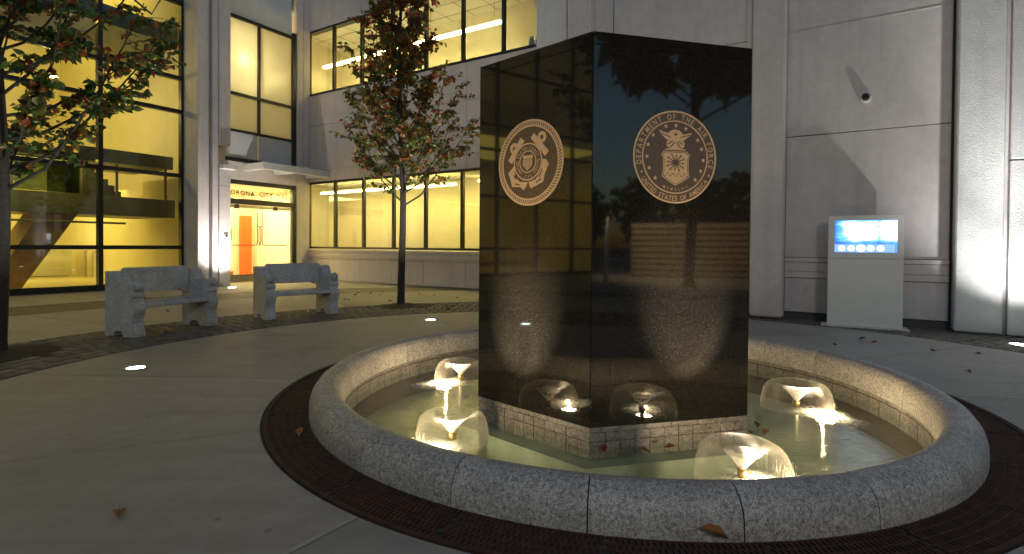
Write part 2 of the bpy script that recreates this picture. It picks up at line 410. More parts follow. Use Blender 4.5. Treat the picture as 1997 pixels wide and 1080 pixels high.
for k in range(24): sector(19.52, 60, R(15 * k + 2), R(15 * k + 17), n=8)
# second, dark band
band = tag(part('dark_paving_band', MB().lathe([(10.62, -.012), (12.23, -.012)], 96, FC), M['ground'], None), kind='structure')
M['band'] = concrete('dark_band_concrete', (.10, .092, .078))
for k in range(36): sector(10.63, 12.22, R(10 * k), R(10 * k + 10), n=5, parent=band, mat=M['band'], top=-.002)

# sett band
setts = tag(part('sett_band', MB().lathe([(5.73, -.02), (5.73, -.013), (7.52, -.013), (7.52, -.02)], 120, FC), M['ground'], None), kind='structure')
TREES = [Vector((-5.93, 6.2, 0)), Vector((-2.33, 11.43, 0))]
def project(p):
    d = Vector(p) - Vector((0, 0, CAM_H)); z = d.dot(fwd)
    if z < .1: return None
    return 998.5 + F_PX * d.dot(cr) / z, 540 + SHIFT - F_PX * d.dot(cu) / z, z
rs = random.Random(3)
sett_meshes = []
for k in range(6):
    mb = MB(); a, b, h = .076, .076, .0
    j = lambda s_=.007: rs.uniform(-s_, s_)
    lo = [(-a + j(), -b + j()), (a + j(), -b + j()), (a + j(), b + j()), (-a + j(), b + j())]
    md = [(x * .98, y * .98) for x, y in lo]; tp = [(x * .82, y * .82) for x, y in lo]
    vs_ = [(x, y, -.03) for x, y in lo] + [(x, y, -.008) for x, y in md] + [(x, y, .006 + j(.002)) for x, y in tp] + [(0, 0, .009 + j(.002))]
    fs = [(i, (i + 1) % 4, 4 + (i + 1) % 4, 4 + i) for i in range(4)] + [(4 + i, 4 + (i + 1) % 4, 8 + (i + 1) % 4, 8 + i) for i in range(4)] + [(8 + i, 8 + (i + 1) % 4, 12) for i in range(4)]
    mb.add(vs_, fs); sett_meshes.append(mb.mesh('sett', M['sett']))
lst = []
for row in range(10):
    r = 5.73 + .09 + row * .1785; nn = int(2 * PI * r / .172)
    for k in range(nn):
        a = 2 * PI * (k + (.5 if row % 2 else 0) + rs.uniform(-.04, .04)) / nn
        p = FC + Vector((r * math.cos(a), r * math.sin(a), rs.uniform(-.003, .003)))
        if min((p - t_).length for t_ in TREES) < .62: continue
        q = project(p); vis = q and -5 < q[0] < 2002 and q[1] < 1085
        lst.append((q[2] if vis else 999, p, a))
lst.sort(key=lambda t_: t_[0])
stuff = MB()
for i, (d_, p, a) in enumerate(lst):
    me = rs.choice(sett_meshes); mt4 = Matrix.Translation(p) @ Matrix.Rotation(a + rs.uniform(-.06, .06) + rs.choice((0, PI / 2)), 4, 'Z')
    if i < 300:
        o = link('sett', me, setts, True); o.matrix_local = mt4
    else:
        o_ = [mt4 @ v_.co for v_ in me.vertices]; stuff.add(o_, [tuple(pp.vertices) for pp in me.polygons])
tag(part('setts', stuff, M['sett'], setts), kind='stuff')

# ------------------------------------------------------------------ fountain
fount = thing('fountain', FC, 0, 'round pool fountain with a rounded grey granite rim around the black memorial', 'fountain')
prof = [(2.655, -.05), (2.655, .02), (2.652, .075), (2.638, .12), (2.61, .16), (2.57, .188), (2.525, .198), (2.475, .192), (2.435, .165), (2.412, .12), (2.405, .06), (2.405, -.045)]
b_ = MB(); gap = .0035
b_.lathe(prof, 7, (0, 0, 0), 0, gap / 2.6, R(15) - gap / 2.6, True); b_.sm = False
me = b_.mesh('rim_block', M['rim'])
me.polygons.foreach_set('use_smooth', [len(p_.vertices) == 4 for p_ in me.polygons])
for k in range(24):
    o = link('rim_block', me, fount, True); o.rotation_euler = (0, 0, R(-102.8 + 15 * k))
core = MB(); core.lathe([(2.64, -.04), (2.64, .1), (2.56, .17), (2.5, .18), (2.44, .15), (2.42, -.04), (2.445, -.041), (2.445, -.55), (0.2, -.55)], 96)
part('basin_wall', core, M['grout'], fount, True)
part('pool_floor', MB().lathe([(2.44, -.46), (2.0, -.47), (0, -.47)], 64), M['pool'], fount, True)
tl1 = MB().lathe([(2.444, -.047), (2.424, -.05), (2.424, -.088), (2.444, -.09)], 2, (0, 0, 0), 0, .0012, R(3.75) - .0012, True).mesh('coping_tile', M['tile'])
tl2 = MB().lathe([(2.444, -.094), (2.426, -.096), (2.426, -.24), (2.444, -.242)], 2, (0, 0, 0), 0, .0012, R(3.75) - .0012, True).mesh('wall_tile', M['tile'])
for k in range(96):
    o = link('coping_tile', tl1, fount, True); o.rotation_euler = (0, 0, R(3.75 * k + 1.2))
    o = link('wall_tile', tl2, fount, True); o.rotation_euler = (0, 0, R(3.75 * k + (.6 if k % 2 else .5)))
# drain grate ring
gr = thing('drain_grate', FC, 0, 'rusty brown ring of slotted iron drain grate around the fountain rim', 'grate')
gm = MB(); A15 = R(15)
rr_ = [2.668, 2.722, 2.776, 2.83, 2.884, 2.935]
for r_ in rr_: gm.lathe([(r_ - .005, -.03), (r_ - .005, -.006), (r_ + .005, -.006), (r_ + .005, -.03)], 5, (0, 0, 0), 0, .0015, A15 - .0015)
for i in range(5):
    nb = 26
    for k in range(nb):
        a = A15 * (k + (.5 if i % 2 else .0) + .25) / nb
        if not .003 < a < A15 - .003: continue
        ca, sa = math.cos(a), math.sin(a); hw = .0075
        r0, r1 = rr_[i] + .006, rr_[i + 1] - .006
        c8 = []
        for z in (-.028, -.006):
            for r_, s_ in ((r0, -hw), (r1, -hw), (r1, hw), (r0, hw)): c8.append((r_ * ca - s_ * sa, r_ * sa + s_ * ca, z))
        gm.hexa(c8)
gme = gm.mesh('grate_section', M['grate'])
for k in range(24):
    o = link('grate_section', gme, gr, True); o.rotation_euler = (0, 0, R(15 * k + 4))
part('frame_ring', MB().lathe([(2.94, -.06), (2.94, .002), (2.965, .002), (2.965, -.06)], 96), M['grate'], gr, True)
part('drain_channel', MB().lathe([(2.6, -.07), (2.97, -.07)], 96), M['pit'], gr, True)

# water
tag(part('water', MB().lathe([(2.43, WZ), (1.5, WZ), (0, WZ)], 96, FC), M['water'], None), kind='structure')

# ------------------------------------------------------------------ memorial
V1 = Vector((-.286, 4.648, 0)); V2 = Vector((.570, 3.847, 0)); V3 = Vector((1.843, 4.165, 0))
MC = Vector((.965, 4.985, 0))
HEX = [V1, V2, V3] + [MC * 2 - p for p in (V1, V2, V3)]
mem = thing('memorial', MC, 0, 'tall six sided memorial of polished black granite standing in the fountain', 'memorial')
def hexs(k, z): return [MC + (p - MC) * k + Vector((0, 0, z)) for p in HEX]
def hexring(mb, k, z0, z1):
    mb.add(hexs(k, z0) + hexs(k, z1), [(i, (i + 1) % 6, 6 + (i + 1) % 6, 6 + i) for i in range(6)] + [tuple(range(5, -1, -1)), tuple(range(6, 12))]); return mb
part('core', hexring(MB(), .972, -.46, 2.80), M['grout'], mem)
part('footing', hexring(hexring(MB(), 1.13, -.465, -.245), 1.0, -.24, -.239), M['pool'], mem)
panels = []
for i in range(6):
    a, b = HEX[i], HEX[(i + 1) % 6]; d = (b - a).normalized(); nrm = d.cross(Vector((0, 0, 1))); L = (b - a).length
    def slab(z0, z1, e0, e1, th, off, name, mat, bev=0):
        mb = MB(); c8 = []
        for z in (z0, z1):
            c8 += [a + d * e0 + nrm * off + Vector((0, 0, z)), a + d * e1 + nrm * off + Vector((0, 0, z)),
                   a + d * (e1 - th * .577 * (1 if e1 > L - .01 else 0)) + nrm * (off - th) + Vector((0, 0, z)),
                   a + d * (e0 + th * .577 * (1 if e0 < .01 else 0)) + nrm * (off - th) + Vector((0, 0, z))]
        mb.hexa(c8); return part(name, mb, mat, mem, bev=bev, seg=1)
    panels.append((slab(-.008, 2.745, .0025, L - .0025, .02, 0, 'granite_panel', M['mono'], .002), a, d, nrm, L))
    slab(2.748, 2.835, .0025, L - .0025, .02, 0, 'cap_panel', M['mono'], .002)
    x = .003; ns = max(1, round(L / .21))
    for k in range(ns):
        slab(-.046, -.011, L * k / ns + .002, L * (k + 1) / ns - .002, .016, .001, 'trim_tile', M['tile'])
    nb = 11
    for k in range(nb):
        for z0_, z1_ in ((-.235, -.118), (-.114, -.05)):
            slab(z0_, z1_, L * k / nb + .0022, L * (k + 1) / nb - .0022, .016, -.001 + .0012 * ((k * 7 + i) % 3), 'base_tile', M['tile'])
part('top_slab', hexring(MB(), .985, 2.80, 2.832), M['mono'], mem)

# --- seals
def glyphs(ch, _c={}):
    if ch in _c: return _c[ch]
    cv = bpy.data.curves.new('glyph', 'FONT'); cv.body = ch; cv.size = 1.0; cv.resolution_u = 3; cv.offset = .012
    o = bpy.data.objects.new('glyph', cv); COL.objects.link(o)
    dg = bpy.context.evaluated_depsgraph_get(); ev = o.evaluated_get(dg); me = ev.to_mesh()
    vs_ = [(v_.co.x, v_.co.y) for v_ in me.vertices]; fs = [tuple(p_.vertices) for p_ in me.polygons]
    ev.to_mesh_clear(); bpy.data.objects.remove(o); bpy.data.curves.remove(cv)
    w_ = (max(x for x, y in vs_) - min(x for x, y in vs_)) if vs_ else .3
    mn = min((x for x, y in vs_), default=0)
    _c[ch] = ([(x - mn - w_ / 2, y) for x, y in vs_], fs, w_); return _c[ch]
SERIF = True
def text_line(mb, s, fn, size, squeeze=.8, gap=.12, space=.45):
    """lay text along x centred on 0; fn(x, y) places one glyph-space point"""
    ws = [(space if c == ' ' else glyphs(c)[2] * squeeze) for c in s]
    tot = sum(ws) + gap * (len(s) - 1); x = -tot / 2
    for c, w_ in zip(s, ws):
        if c != ' ':
            vs_, fs, _ = glyphs(c); cx = x + w_ / 2
            q = [fn(cx * size, px * squeeze * size, py * size) for px, py in vs_]
            if callable(mb): mb(q, fs)
            else: mb.add(q, fs)
        x += w_ + gap
    return tot * size
def seal(pi, s0, z0, rad, label):
    pan, a, d, nrm, L = panels[pi]
    org = a + d * s0 + Vector((0, 0, z0))
    def W(x, y, h): return org + d * (x * rad) + Vector((0, 0, y * rad)) + nrm * h
    return pan, W
def disc(mb, W, r0, r1, h0, h1, n=72):
    vs_ = []; fs = []
    for k in range(n):
        c, s = math.cos(2 * PI * k / n), math.sin(2 * PI * k / n)
        vs_ += [W(r0 * c, r0 * s, h1), W(r1 * c, r1 * s, h1), W(r1 * c, r1 * s, h0), W(r0 * c, r0 * s, h0)]
    for k in range(n):
        i, j = k * 4, ((k + 1) % n) * 4
        fs += [(i, i + 1, j + 1, j), (i + 1, i + 2, j + 2, j + 1), (i + 3, i, j, j + 3)]
    mb.add(vs_, fs)
def poly(mb, W, pts, h0, h1):
    area = sum(pts[i][0] * pts[(i + 1) % len(pts)][1] - pts[(i + 1) % len(pts)][0] * pts[i][1] for i in range(len(pts)))
    if area < 0: pts = pts[::-1]
    mb.prism(pts, h0, h1, lambda x, y, z: W(x, y, z))
def arc_text(par, W, s, r, a0, a1, size, h, top=True, squeeze=.8):
    ws = [(.45 if c == ' ' else glyphs(c)[2] * squeeze * size) for c in s]
    ws = [(.32 * size if c == ' ' else w_) for c, w_ in zip(s, ws)]
    span = abs(a1 - a0) * r; gap = (span - sum(ws)) / (len(s) - 1)
    t = 0
    for c, w_ in zip(s, ws):
        if c != ' ':
            mid = (t + w_ / 2) / r
            ang = a0 - mid if top else a0 + mid
            vs_, fs, _ = glyphs(c); ca, sa = math.cos(ang), math.sin(ang); out = []
            for px, py in vs_:
                X, Y = px * squeeze * size, py * size
                if top: rr, tx, ty = r + Y, sa, -ca
                else: rr, tx, ty = r - Y, -sa, ca
                out.append(W(ca * rr + tx * X, sa * rr + ty * X, h))
            part('letter', MB().add(out, fs), M['seal_hi'], par)
        t += w_ + gap
def star(cx, cy, r, rot=0): return [(cx + (r if k % 2 == 0 else r * .4) * math.sin(rot + PI * k / 5), cy + (r if k % 2 == 0 else r * .4) * math.cos(rot + PI * k / 5)) for k in range(10)]
# right face: air force seal
pan, W = seal(1, .660, 1.967, .344, '')
bgm = MB(); poly(bgm, W, [(math.cos(2 * PI * k / 72), math.sin(2 * PI * k / 72)) for k in range(72)], -.001, .0006)
sl = part('seal', bgm, M['seal_lo'], pan)
mb = MB(); disc(mb, W, .965, 1.0, 0, .0022); disc(mb, W, .765, .792, 0, .0022); part('ring', mb, M['seal_hi'], sl)
arc_text(sl, W, 'DEPARTMENT OF THE AIR FORCE', .815, R(192), R(-14), .17, .0022)
arc_text(sl, W, 'UNITED STATES OF AMERICA', .942, R(211), R(328), .150, .0022, False)
arc_text(sl, W, 'MCMXLVII', .725, R(246), R(296), .085, .0022, False)
mb = MB(); poly(mb, W, [(-.80 + .022 * math.cos(t_ * PI / 5), -.34 + .022 * math.sin(t_ * PI / 5)) for t_ in range(10)], 0, .0022); part('dot', mb, M['seal_hi'], sl)
mb = MB(); poly(mb, W, [(.825 + .022 * math.cos(t_ * PI / 5), -.37 + .022 * math.sin(t_ * PI / 5)) for t_ in range(10)], 0, .0022); part('dot', mb, M['seal_hi'], sl)
for cx, cy in [(408, 245), (503, 233), (598, 258), (290, 340), (243, 437), (233, 555), (255, 668), (312, 765), (712, 365), (753, 457), (768, 568), (745, 680), (693, 770)]:
    mb = MB(); poly(mb, W, star((cx - 500) / 395, (550 - cy) / 465, .055), 0, .0022); part('star', mb, M['seal_hi'], sl)
def N(pts): return [((x - 495) / 395, (550 - y) / 465) for x, y in pts]
mb = MB()
poly(mb, W, N([(435, 300), (460, 280), (495, 272), (530, 280), (555, 300), (565, 325), (545, 345), (450, 345), (428, 325)]), 0, .002)       # cloud
poly(mb, W, N([(340, 283), (375, 300), (420, 312), (455, 335), (495, 345), (540, 335), (575, 315), (620, 305), (655, 298), (640, 325), (610, 345), (585, 372), (560, 385), (583, 400), (577, 445), (560, 455), (545, 470), (450, 470), (430, 455), (412, 445), (410, 400), (430, 385), (405, 372), (385, 350), (355, 325)]), 0, .0024)
poly(mb, W, N([(470, 318), (480, 300), (500, 298), (514, 308), (526, 318), (512, 326), (515, 345), (475, 345)]), 0, .0034)
part('eagle', mb, M['seal_hi'], sl)
mb = MB(); poly(mb, W, N([(400, 478), (400, 466), (592, 466), (592, 478)]), 0, .0022); part('wreath', mb, M['seal_hi'], sl)
mb = MB()
for sx in (-1, 1):
    for k in range(4):
        x0, y0 = 495 + sx * (40 + 25 * k), 350 - 8 * k
        poly(mb, W, N([(x0, y0), (x0 + sx * 45, y0 - 18), (x0 + sx * 47, y0 - 12), (x0 + 3 * sx, y0 + 7)]), .0022, .0030)
    poly(mb, W, N([(495 + sx * 12, 395), (495 + sx * 55, 455), (495 + sx * 44, 458), (495 + sx * 5, 405)]), .0022, .0030)
    poly(mb, W, N([(495 + sx * 30, 385), (495 + sx * 75, 420), (495 + sx * 70, 428), (495 + sx * 24, 394)]), .0022, .0030)
poly(mb, W, N([(480, 318), (500, 308), (514, 318), (500, 332), (488, 340)]), .0034, .0040)
part('feather_cut', mb, M['seal_lo'], sl)
SH = [(385, 490), (610, 490), (635, 530), (622, 560), (622, 690), (632, 745), (560, 800), (497, 835), (440, 800), (368, 745), (378, 690), (378, 560), (360, 530)]
mb = MB(); poly(mb, W, N(SH), 0, .0022); sh = part('shield', mb, M['seal_hi'], sl)
mb = MB()
SHi = [(497 + (x - 497) * .94, 655 + (y - 655) * .95) for x, y in SH]; SHj = [(497 + (x - 497) * .90, 655 + (y - 655) * .915) for x, y in SH]
for i in range(len(SH)):
    j = (i + 1) % len(SH)
    poly(mb, W, N([SHi[i], SHi[j], SHj[j], SHj[i]]), .0020, .0030)
for k in range(12):
    t_ = 2 * PI * k / 12 + .1; c, s = math.cos(t_), math.sin(t_); l_ = 105 if k % 3 else 88
    q = [(497 + c * 18 - s * 7, 605 + s * 18 + c * 7), (497 + c * l_ * .75 - s * 3, 605 + s * l_ * .75 + c * 3), (497 + c * l_ * .7 - s * 11, 605 + s * l_ * .7 + c * 11), (497 + c * l_, 605 + s * l_ * .98),
         (497 + c * l_ * .7 + s * 11, 605 + s * l_ * .7 - c * 11), (497 + c * l_ * .75 + s * 3, 605 + s * l_ * .75 - c * 3), (497 + c * 18 + s * 7, 605 + s * 18 - c * 7)]
    poly(mb, W, N(q), .0020, .0030)
poly(mb, W, N([(497 + 22 * math.cos(k), 605 + 22 * math.sin(k)) for k in [2 * PI * i / 12 for i in range(12)]]), .0020, .0031)
xs = list(range(382, 622, 8))
def neb(x, o): return 727 + (14 if math.sin((x - 382) / 240 * 2 * PI * 4.5) > 0 else -14) * min(1, abs(math.sin((x - 382) / 240 * 2 * PI * 4.5)) * 2) + o
for x0, x1 in zip(xs[:-1], xs[1:]):
    poly(mb, W, N([(x0, neb(x0, -4)), (x1, neb(x1, -4)), (x1, neb(x1, 4)), (x0, neb(x0, 4))]), .0020, .0030)
part('shield_cut', mb, M['seal_lo'], sl)
# left face: coast guard seal
pan, W = seal(0, .575, 1.957, .340, '')
bgm = MB(); poly(bgm, W, [(math.cos(2 * PI * k / 72), math.sin(2 * PI * k / 72)) for k in range(72)], -.001, .0006)
sl = part('seal', bgm, M['seal_lo'], pan)
mb = MB(); disc(mb, W, .835, 1.0, 0, .0020); part('rope_ring', mb, M['seal_hi'], sl)
mb = MB()
for k in range(84):
    t0 = 2 * PI * k / 84
    q = []
    for r_, dt in ((.875, 0), (.955, .05), (.955, .082), (.875, .032)): q.append((r_ * math.cos(t0 + dt), r_ * math.sin(t0 + dt)))
    poly(mb, W, q, .0018, .0028)
part('rope_cut', mb, M['seal_lo'], sl)
mb = MB()
def bar(p, q, wd):
    dx, dy = q[0] - p[0], q[1] - p[1]; l_ = math.hypot(dx, dy); nx, ny = -dy / l_ * wd / 2, dx / l_ * wd / 2
    return [(p[0] + nx, p[1] + ny), (q[0] + nx, q[1] + ny), (q[0] - nx, q[1] - ny), (p[0] - nx, p[1] - ny)]
def ringp(mb, cx, cy, r0, r1, h0, h1):
    disc(mb, lambda x, y, h: W(cx + x, cy + y, h), r0, r1, h0, h1, 32)
poly(mb, W, bar((-.22, .57), (-.62, .06), .15), 0, .0020); ringp(mb, -.49, .38, .05, .13, 0, .0022)
poly(mb, W, bar((.08, .62), (.52, .16), .15), 0, .0020); ringp(mb, .37, .55, .05, .13, 0, .0022)
poly(mb, W, [(-.68, -.2), (-.48, -.03), (-.45, -.3), (-.3, -.42), (-.05, -.45), (-.10, -.55), (-.18, -.63), (-.28, -.55), (-.55, -.53), (-.62, -.3)], 0, .0020)
poly(mb, W, [(.58, -.08), (.5, .03), (.4, .05), (.35, -.2), (.2, -.4), (-.03, -.45), (0, -.52), (.05, -.6), (.2, -.55), (.42, -.47), (.46, -.3)], 0, .0020)
part('anchors', mb, M['seal_hi'], sl)
mb = MB()
for q in (bar((.05, .5), (.3, .24), .03), bar((-.4, .16), (-.3, .29), .03), bar((-.5, -.25), (-.42, -.36), .03), bar((-.46, -.46), (-.3, -.5), .03), bar((.4, -.2), (.28, -.36), .03), bar((.2, -.48), (.36, -.4), .03)):
    poly(mb, W, q, .0018, .0027)
part('anchor_cut', mb, M['seal_lo'], sl)
cx, cy = -.05, .025
mb = MB(); poly(mb, W, [(cx + .44 * math.cos(2 * PI * k / 48), cy + .44 * math.sin(2 * PI * k / 48)) for k in range(48)], .0004, .0026); ctr = part('life_ring', mb, M['seal_lo'], sl)
mb = MB(); ringp(mb, cx, cy, .405, .44, .0024, .0036); ringp(mb, cx, cy, .235, .262, .0024, .0036); part('ring', mb, M['seal_hi'], sl)
W2 = lambda x, y, h: W(cx + x, cy + y, h)
arc_text(sl, W2, 'UNITED STATES COAST GUARD', .285, R(238), R(-58), .115, .0036)
arc_text(sl, W2, '1790', .385, R(250), R(290), .105, .0036, False)
mb = MB()
poly(mb, W2, [(-.15, .07), (.15, .07), (.15, .16), (.06, .15), (-.06, .15), (-.15, .16)], .0024, .0036)
for k in range(7):
    x0 = -.15 + .3 * k / 7; yb = -.2 + .10 * abs((k - 3) / 3) ** 1.5
    poly(mb, W2, [(x0, .06), (x0 + .028, .06), (x0 + .028, yb), (x0, yb)], .0024, .0036)
part('shield', mb, M['seal_hi'], sl)

# ------------------------------------------------------------------ nozzles, bells and pool lamps
NOZ = [(-.441, 4.008), (1.470, 3.385), (2.625, 4.915), (-.549, 5.81), (1.45, 6.66)]
LMP = [(-.56, 3.80), (1.585, 3.285), (2.76, 4.69), (-.715, 5.69), (1.75, 6.75)]
def bell_profile(R_, H):
    pts = [(.014, .058), (.035, .088), (.07, .132), (.11, .174), (.15, .203), (.175, .213), (.2, .212), (.222, .200), (.242, .176), (.258, .142), (.269, .10), (.276, .05), (.280, 0)]
    pts = [(r_ * R_ / .28, z * H / .2) for r_, z in pts]
    return pts
bell_lab = ['mushroom shaped water bell at the near left of the pool', 'faint water bell with a brass nozzle at the near right of the pool', 'bright water bell at the far right beyond the memorial corner', 'bright water bell at the far left half behind the memorial', 'water bell hidden at the back of the memorial']
for i, (x, y) in enumerate(NOZ):
    mb = MB(); mb.lathe([(.0, -.06), (.02, -.06), (.02, .02), (.027, .022), (.03, .05), (.032, .06), (.03, .064), (.014, .066), (.0, .06)], 20); mb.sm = True
    o = part('nozzle', mb, M['brass'], fount, True); o.location = (x - FC.x, y - FC.y, WZ)
    o = part('riser_pipe', MB().tube([(0, 0, -.3), (0, 0, -.06)], .016, 10), M['pool'], fount, True); o.location = (x - FC.x, y - FC.y, WZ)
    if i == 4: continue
    sc_b = (1.0, 1.06, 1.08, 1.0)[i]
    t = thing('water_bell', (x, y, WZ), .7 * i, bell_lab[i], 'water bell', 'water bells rising from the fountain nozzles')
    pr = [(r_ * sc_b, z * sc_b) for r_, z in bell_profile(.275, .20)]
    mb = MB(); mb.lathe(pr, 48); mb.sm = True
    rj = random.Random(i)
    mb.v = [(vx * (1 + .035 * math.sin(5 * math.atan2(vy, vx) + i)), vy * (1 + .035 * math.sin(4 * math.atan2(vy, vx) + i)), vz) for vx, vy, vz in mb.v]
    part('water_dome', mb, M['bell'], t, True)
    mb = MB(); mb.lathe([(.013, .06), (.030, .085), (.055, .118), (.085, .150), (.112, .172)], 32); mb.sm = True; part('jet_cone', mb, M['jet'], t, True)
    # thin falling strands and splash drops around the landing ring
    mb = MB(); ndrop = (60, 60, 14, 10, 0)[i]
    for k in range(ndrop):
        a = rj.gauss([-2.3, -.3, -.9, 2.8][i] - .7 * i, .55); r0 = .27 * sc_b + rj.uniform(-.03, .03); hgt = abs(rj.gauss(0, .05)) + .01; dr = rj.uniform(-.02, .05)
        pts = [(r0 * math.cos(a), r0 * math.sin(a), .0), ((r0 + dr * .5) * math.cos(a), (r0 + dr * .5) * math.sin(a), hgt), ((r0 + dr) * math.cos(a + .03), (r0 + dr) * math.sin(a + .03), hgt * .7)]
        mb.tube(pts, [.0012, .0010, .0006], 3, cap=False)
    tag(part('splash_strands', mb, M['jet'], t, True), kind='stuff')
    # froth where the bell lands over the lamp
    lx, ly = LMP[i][0] - x, LMP[i][1] - y
    mb = MB()
    n_r, n_a = 9, 40; fa = math.atan2(ly, lx)
    vs_ = [(lx, ly, .016)]
    for r_i in range(1, n_r + 1):
        for k in range(n_a):
            a = 2 * PI * k / n_a; q = .30 * r_i / n_r * (1 + .16 * math.sin(3 * a + i) + .10 * math.sin(7 * a + 2 * i) + rj.uniform(-.05, .05))
            ex, ey = q * math.cos(a) * 1.25, q * math.sin(a) * .8
            vs_.append((lx + ex * math.cos(fa) - ey * math.sin(fa), ly + ex * math.sin(fa) + ey * math.cos(fa), .003 + .012 * (1 - r_i / n_r) + rj.uniform(-.003, .005) * (r_i < n_r)))
    fs = [(0, 1 + k, 1 + (k + 1) % n_a) for k in range(n_a)]
    for r_i in range(n_r - 1):
        for k in range(n_a): fs.append((1 + r_i * n_a + k, 1 + (r_i + 1) * n_a + k, 1 + (r_i + 1) * n_a + (k + 1) % n_a, 1 + r_i * n_a + (k + 1) % n_a))
    mb.add(vs_, fs)
    mb.sm = True
    f_ = part('froth', mb, M['froth'], t, True); at_ = f_.data.attributes.new('foam_amount', 'FLOAT', 'POINT'); at_.data.foreach_set('value', [1.0] + [max(0, 1 - (r_i / n_r) ** 1.3) for r_i in range(1, n_r + 1) for k in range(n_a)]); f_.rotation_euler = (0, 0, -.7 * i); tag(f_, kind='stuff')
for i, (x, y) in enumerate(LMP):
    # flush lamp: bronze drum with a glowing lens, turned to the memorial
    tgt = MC + Vector((0, 0, .85)); pos = Vector((x, y, WZ + .0)); d = tgt - pos
    rot = Matrix.Identity(4)
    mb = MB(); mb.lathe([(.0, -.05), (.07, -.05), (.08, -.02), (.08, .0), (.072, .0), (.07, -.012)], 24)
    mb.v = [tuple(rot @ Vector(v_)) for v_ in mb.v]
    o = part('pool_lamp', mb, M['steel_dark'], fount, True); o.location = pos - FC - Vector((0, 0, .045))
    mb = MB(); mb.lathe([(.069, -.010), (.04, -.004), (0, -.002)], 24); mb.v = [tuple(rot @ Vector(v_)) for v_ in mb.v]
    part('lens', mb, M['poollens'], o, True)
    dirn = Vector((d.x, d.y, 0)).normalized()
    aim = MC - dirn * 1.08 + Vector((0, 0, .66))
    lamp('SPOT', 'pool_spot', pos + Vector((0, 0, .035)) + dirn * .03, 220, (1, .82, .60), aim - pos, size=.012, angle=41, blend=1)
    lamp('POINT', 'pool_spill', pos + Vector((0, 0, .03)) + dirn * .03, 7, (1, .68, .36), size=.012)
    lamp('SPOT', 'pool_wash', pos + Vector((0, 0, .045)) + dirn * .03, 85, (1, .74, .42), MC - dirn * 1.08 + Vector((0, 0, 2.1)) - pos, size=.012, angle=48, blend=1)
    lamp('POINT', 'pool_glow', pos + Vector((0, 0, -.022)), 5.5, (1, .84, .58), size=.012)

# ------------------------------------------------------------------ city hall
hall = thing('city_hall', P(-17.5, 13.1, 0), 0, 'pale precast city hall wrapping the plaza, its yellow lit windows in dark frames', 'building')
H = 11.6
def hp(name, mats, *boxes, bev=0, parent=None):
    mb = MB()
    for b in boxes: mb.ub(*b)
    return part(name, mb, mats, parent or hall, bev=bev, seg=1)
# --- wing B (windows to the right of the door): plane v = 13.1
VB = 13.1; BU0, BU1 = -17.5, -7.4
hp('wall_backing', M['backing'], (BU0 - .1, BU1 + 1.5, VB + .03, VB + .3, -.05, 1.1), (BU0 - .1, BU1 + 1.5, VB + .03, VB + .3, 3.64, 6.84), (BU0 - .1, BU1 + 1.5, VB + .03, VB + .3, 9.29, H), (BU1 + .02, BU1 + 1.5, VB + .03, VB + .3, 1.1, 9.3))
xs = [BU0, -14.6, -11.65, -9.95, BU1 + 1.4]
for a, b in zip(xs[:-1], xs[1:]):
    hp('wall_panel', M['wall'], (a + .006, b - .006, VB - .05, VB + .025, .012, .77), bev=.004)
    for z0, z1 in ((3.63, 4.05), (4.06, 5.70), (5.715, 6.85), (9.29, H)):
        hp('wall_panel', M['wall'], (a + .006, b - .006, VB - .05, VB + .025, z0, z1), bev=.004)
hp('plinth', M['wall'], (BU0, BU1 + 1.4, VB - .09, VB - .055, 0.0, .06))
sill = MB()
for z0, z1, o_ in ((.775, .84, .085), (.84, 1.0, .11), (1.003, 1.10, .135)): sill.ub(BU0 + .02, BU1 + 1.4, VB - o_, VB + .02, z0, z1)
part('sill_moulding', sill, M['wall'], hall, bev=.012)
def window_strip(z0, z1, us, v, fr=.075, name='window'):
    mb = MB(); d0, d1 = v - .055, v + .06
    mb.ub(us[0], us[-1], d0, d1, z0, z0 + fr); mb.ub(us[0], us[-1], d0, d1, z1 - fr, z1)
    for i, uu in enumerate(us):
        a, b = (uu, uu + fr) if i == 0 else ((uu - fr, uu) if i == len(us) - 1 else (uu - .05, uu + .05))
        mb.ub(a, b, d0 + .004, d1 - .004, z0 + fr, z1 - fr)
    wdw = part(name, mb, M['frame'], hall)
    for a, b in zip(us[:-1], us[1:]):
        pm = MB(); pm.ub(a + .03, b - .03, v + .01, v + .016, z0 + .05, z1 - .05); part('pane', pm, M['glass'], wdw)
    return wdw
window_strip(1.13, 3.62, [-17.47, -15.95, -14.47, -13.02, -11.6, -10.12, -8.65, -7.42], VB)
window_strip(6.86, 9.28, [-17.47, -16.04, -14.58, -13.1, -11.62, -10.13, -8.65, -7.42], VB)
